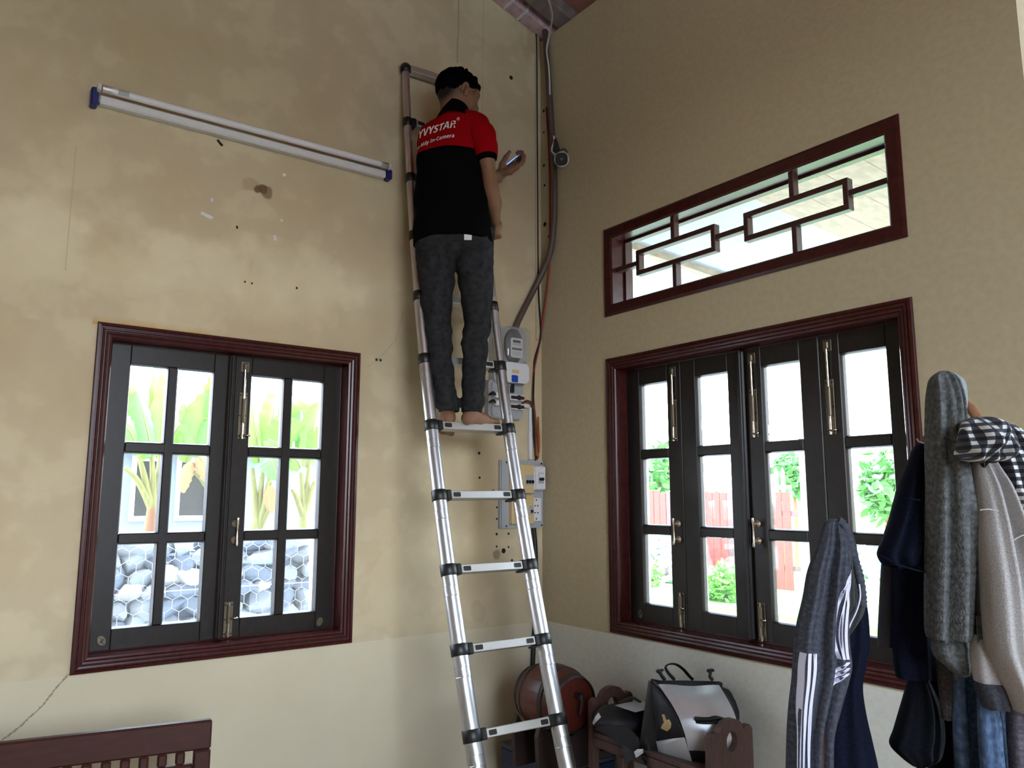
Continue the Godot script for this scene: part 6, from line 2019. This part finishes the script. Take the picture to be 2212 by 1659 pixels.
	pl.call("banana plant with a pale fanned stem seen in the left window leaf", [322, 330, 1075],
		[[330, 985, 296, 840, 0.26, 0.02, 0.08, 0.1, 1, 0.3], [322, 990, 262, 800, 0.28, 0.05, 0.05, 0.1, 0], [345, 985, 380, 780, 0.30, 0.05, 0, -0.1, 0, 0.6], [350, 975, 440, 880, 0.26, 0.08, 0, -0.3, 0, -0.5], [300, 975, 250, 900, 0.2, 0.05, 0.1, 0.3, 1], [402, 1000, 470, 830, 0.3, 0.05, 0, 0.0, 0, 0.4], [340, 990, 352, 760, 0.28, 0, -0.1, -0.2, 0, 0.8]],
		[[300, 985, -3, 0.08], [345, 985, 4, 0.0], [327, 985, 2, 0.05], [270, 1010, 0, 0.1], [360, 1000, 6, -0.05]])
	pl.call("banana plant with dry brown leaf hanging, seen in the middle of the left window", [474, 470, 1060],
		[[415, 1000, 395, 1060, 0.12, 0.02, 0.1, 0.1, 2], [430, 985, 455, 1040, 0.16, 0.03, 0.1, 0.1, 2, 0.5], [436, 985, 478, 900, 0.25, 0.05, 0, 0, 1], [425, 985, 400, 860, 0.22, 0.05, 0.0, 0, 0, 0.5], [450, 900, 500, 790, 0.25, 0.03, 0, 0, 0, 0.3]],
		[[400, 1005, 0, 0.05], [470, 1000, 0, 0.05], [440, 975, 0, 0]])
	pl.call("banana plant with broad sunlit leaves seen in the right window leaf", [548, 556, 1120],
		[[585, 1000, 655, 900, 0.34, 0.06, 0.05, 0.0, 0, 0.2], [575, 1010, 625, 965, 0.30, 0.05, 0.1, 0.1, 0, -0.3], [560, 1000, 540, 850, 0.28, 0.04, 0, 0, 0, 0.4], [570, 985, 610, 830, 0.30, 0.05, -0.1, -0.2, 0, 0.5], [590, 960, 690, 870, 0.32, 0.06, -0.1, -0.1, 0, 0.1], [580, 985, 600, 1030, 0.22, 0.03, 0.14, 0.1, 1, 0.3], [585, 1050, 590, 1105, 0.11, 0.02, 0.16, 0.05, 2, 0.2], [575, 1060, 580, 1100, 0.08, 0.02, 0.14, 0.05, 2, -0.4]],
		[[590, 1000, 4, 0.05], [572, 985, 0, 0.0], [610, 1060, 3, 0.12], [545, 1010, 0, 0.0], [585, 1040, 4, 0.1]])
	pl.call("small banana plant at the right edge of the left window", [656, 656, 1090],
		[[662, 1010, 690, 860, 0.24, 0.05, 0, 0, 0, 0.3], [650, 1010, 625, 990, 0.22, 0.04, 0.05, 0.1, 0, -0.2], [666, 1000, 740, 920, 0.28, 0.05, 0.0, 0.1, 0, 0.2], [655, 1000, 652, 880, 0.24, 0.03, -0.1, 0, 1, 0.6]],
		[[630, 1055, -3, 0.05], [668, 1000, 2, 0], [680, 1040, 3, 0.05], [650, 1020, 0, 0]])
	# porch beyond the right wall
	var po := thing("porch_roof", "porch roof of pale translucent sheets and cream boards seen through the transom", "porch roof")
	var sl := -0.055
	for i in 9:
		st = S()
		var z0 := -3.2 + i * 0.46
		var ring := []
		for k in 24:
			var t := k / 23.0
			ring.append(Vector2(z0 + t * 0.462, 0.012 * sin(TAU * t * 5)))
		st.set_smooth_group(1)
		for k in 23:
			var p: Vector2 = ring[k]; var q: Vector2 = ring[k + 1]
			quad(st, Vector3(0.2, 3.14 + p.y, p.x), Vector3(0.2, 3.14 + q.y, q.x), Vector3(2.8, 3.14 + 2.6 * sl + q.y, q.x), Vector3(2.8, 3.14 + 2.6 * sl + p.y, p.x))
			quad(st, Vector3(0.2, 3.137 + p.y, p.x), Vector3(2.8, 3.137 + 2.6 * sl + p.y, p.x), Vector3(2.8, 3.137 + 2.6 * sl + q.y, q.x), Vector3(0.2, 3.137 + q.y, q.x))
		put(st, "roof_sheet", M.sheet, po)
	for i in 6:
		st = S()
		box(st, Vector3(1.5, 3.125 + 1.3 * sl, 1.03 + i * 0.2), Vector3(2.62, 0.014, 0.196), 0.002, Basis(Vector3.BACK, sl))
		put(st, "roof_board", M.sheet2, po)
	for z: float in [-2.6, -1.3, 0.05, 2.2]:
		st = S()
		box(st, Vector3(1.5, 3.095 + 1.3 * sl, z), Vector3(2.6, 0.05, 0.05), 0.003, Basis(Vector3.BACK, sl))
		put(st, "roof_batten", M.sheet2, po)
	for x: float in [0.30, 2.72]:
		st = S()
		box(st, Vector3(x, 3.04 + (x - 0.2) * sl, -0.48), Vector3(0.045, 0.05, 5.4), 0.003)
		put(st, "purlin", M.sheet2, po)
	for q: Array in [[1745, "white porch post seen in the third leaf of the right window"], [1512, "white porch post seen in the second leaf of the right window"], [1392, "white porch post seen in the first leaf of the right window"]]:
		st = S()
		var b := wx(q[0], 1100, 2.7)
		box(st, Vector3(2.7, 1.45, b.z), Vector3(0.07, 3.1, 0.07), 0.006)
		tag(put(st, "porch_post", M.paint), q[1], "post", "white porch posts")
	st = S()
	box(st, Vector3(2.7, wx(1550, 1150, 2.7).y, 0.0), Vector3(0.06, 0.06, 4.0), 0.005)
	tag(put(st, "porch_rail", M.paint), "white rail across the porch, crossing the panes of the right window", "rail")
	# raised lawn, fence, pickets
	st = S()
	box(st, Vector3(12.5, 0.1, -4), Vector3(15, 0.4, 22), 0.02)
	tag(put(st, "lawn", M.grass), "bright green lawn beyond the porch", "lawn")
	var fe := thing("plank_fence", "tall fence of upright red brown planks beyond the porch", "fence")
	var za := wx(1400, 1100, 7.0).z
	var zc := wx(1722, 1100, 7.0).z
	var n := int(absf(zc - za) / 0.135)
	for i in n:
		st = S()
		var top: float = 1.66 + rng.randf_range(-0.03, 0.03)
		box(st, Vector3(7.0 + 0.004 * (i % 2), (top + 0.303) / 2, za + (i + 0.5) * 0.135), Vector3(0.02, top - 0.303, 0.127), 0.003)
		put(st, "plank", M.plank if (i / 3) % 3 != 1 else M.plank2, fe)
	for yy: float in [0.6, 1.35]:
		st = S()
		box(st, Vector3(7.03, yy, (za + zc) / 2), Vector3(0.035, 0.07, zc - za), 0.003)
		put(st, "rail", M.plank2, fe)
	var pk := thing("picket_fence", "pale picket fence rising behind the red plank fence", "fence")
	var zp := wx(1560, 1100, 9.0).z
	var np := int((wx(1716, 1100, 9.0).z - zp) / 0.13)
	for i in np:
		st = S()
		slab(st, PackedVector2Array([Vector2(-0.035, 0), Vector2(0.035, 0), Vector2(0.035, 1.7), Vector2(0, 1.78), Vector2(-0.035, 1.7)]), -0.01, 0.01, Transform3D(Basis(Vector3.UP, PI / 2), Vector3(9.0, 0.303, zp + i * 0.13)))
		put(st, "picket", M.paint, pk)
	for yy: float in [0.9, 1.75]:
		st = S()
		box(st, Vector3(9.03, yy, zp + np * 0.065), Vector3(0.03, 0.06, np * 0.13), 0.003)
		put(st, "rail", M.paint, pk)
	# stone bank
	var sb: Node3D
	for seg: Array in [[6.4, 1396, 1465, 1165, 1300], [9.5, 1850, 1945, 1180, 1275]]:
		sb = thing("stone_bank", "bank of pale stones seen low in the %s leaf of the right window" % ("first" if seg[0] < 7 else "last"), "stone bank")
		var p0 := wx(seg[1], seg[4], seg[0]); var p1 := wx(seg[2], seg[3], seg[0])
		var yy: float = 0.3
		while yy < p1.y:
			var z := p0.z - 0.2
			while z < p1.z + 0.3:
				var s := rng.randf_range(0.14, 0.26)
				stone(sb, Vector3(seg[0] + rng.randf_range(-0.05, 0.05), yy + 0.06, z + s / 2), Vector3(0.3, 0.2, s * 1.5), M.stone2)
				z += s
			yy += 0.125
	# trees and shrubs
	var tree := func(called: String, label: String, cat: String, c: Vector3, r: Vector3, cnt: int, sz: float, m: Material, base: float) -> void:
		var o := thing(called, label, cat)
		st = S()
		tube(st, [Vector3(c.x, base, c.z), Vector3(c.x + 0.05, (base + c.y) / 2, c.z), c + Vector3(0, r.y * 0.3, 0)], [0.05 * r.x + 0.02, 0.04 * r.x + 0.02, 0.02], 8)
		put(st, "trunk", M.trunk, o)
		foliage(o, "foliage", c, r, cnt, sz, m)
	tree.call("tree", "leafy tree seen in the last leaf of the right window", "tree", wx(1908, 1050, 10.5), Vector3(0.45, 0.62, 0.30), 600, 0.22, M.leaf2, 0.3)
	tree.call("tree", "leafy tree over the fence in the first leaf of the right window", "tree", wx(1425, 1035, 9.5), Vector3(0.8, 0.8, 0.8), 900, 0.22, M.leaf2, 0.3)
	tree.call("tree", "tree crown above the pickets in the third leaf of the right window", "tree", wx(1712, 1025, 10.5), Vector3(0.5, 0.45, 0.45), 500, 0.2, M.leaf2, 0.3)
	tree.call("bush", "bright green bush low in the second leaf of the right window", "bush", wx(1566, 1262, 5.4), Vector3(0.3, 0.26, 0.34), 900, 0.085, M.leaf, 0.28)
	tree.call("bush", "low green bush at the left edge of the first leaf of the right window", "bush", wx(1398, 1240, 5.8), Vector3(0.25, 0.25, 0.18), 300, 0.085, M.leaf, 0.28)
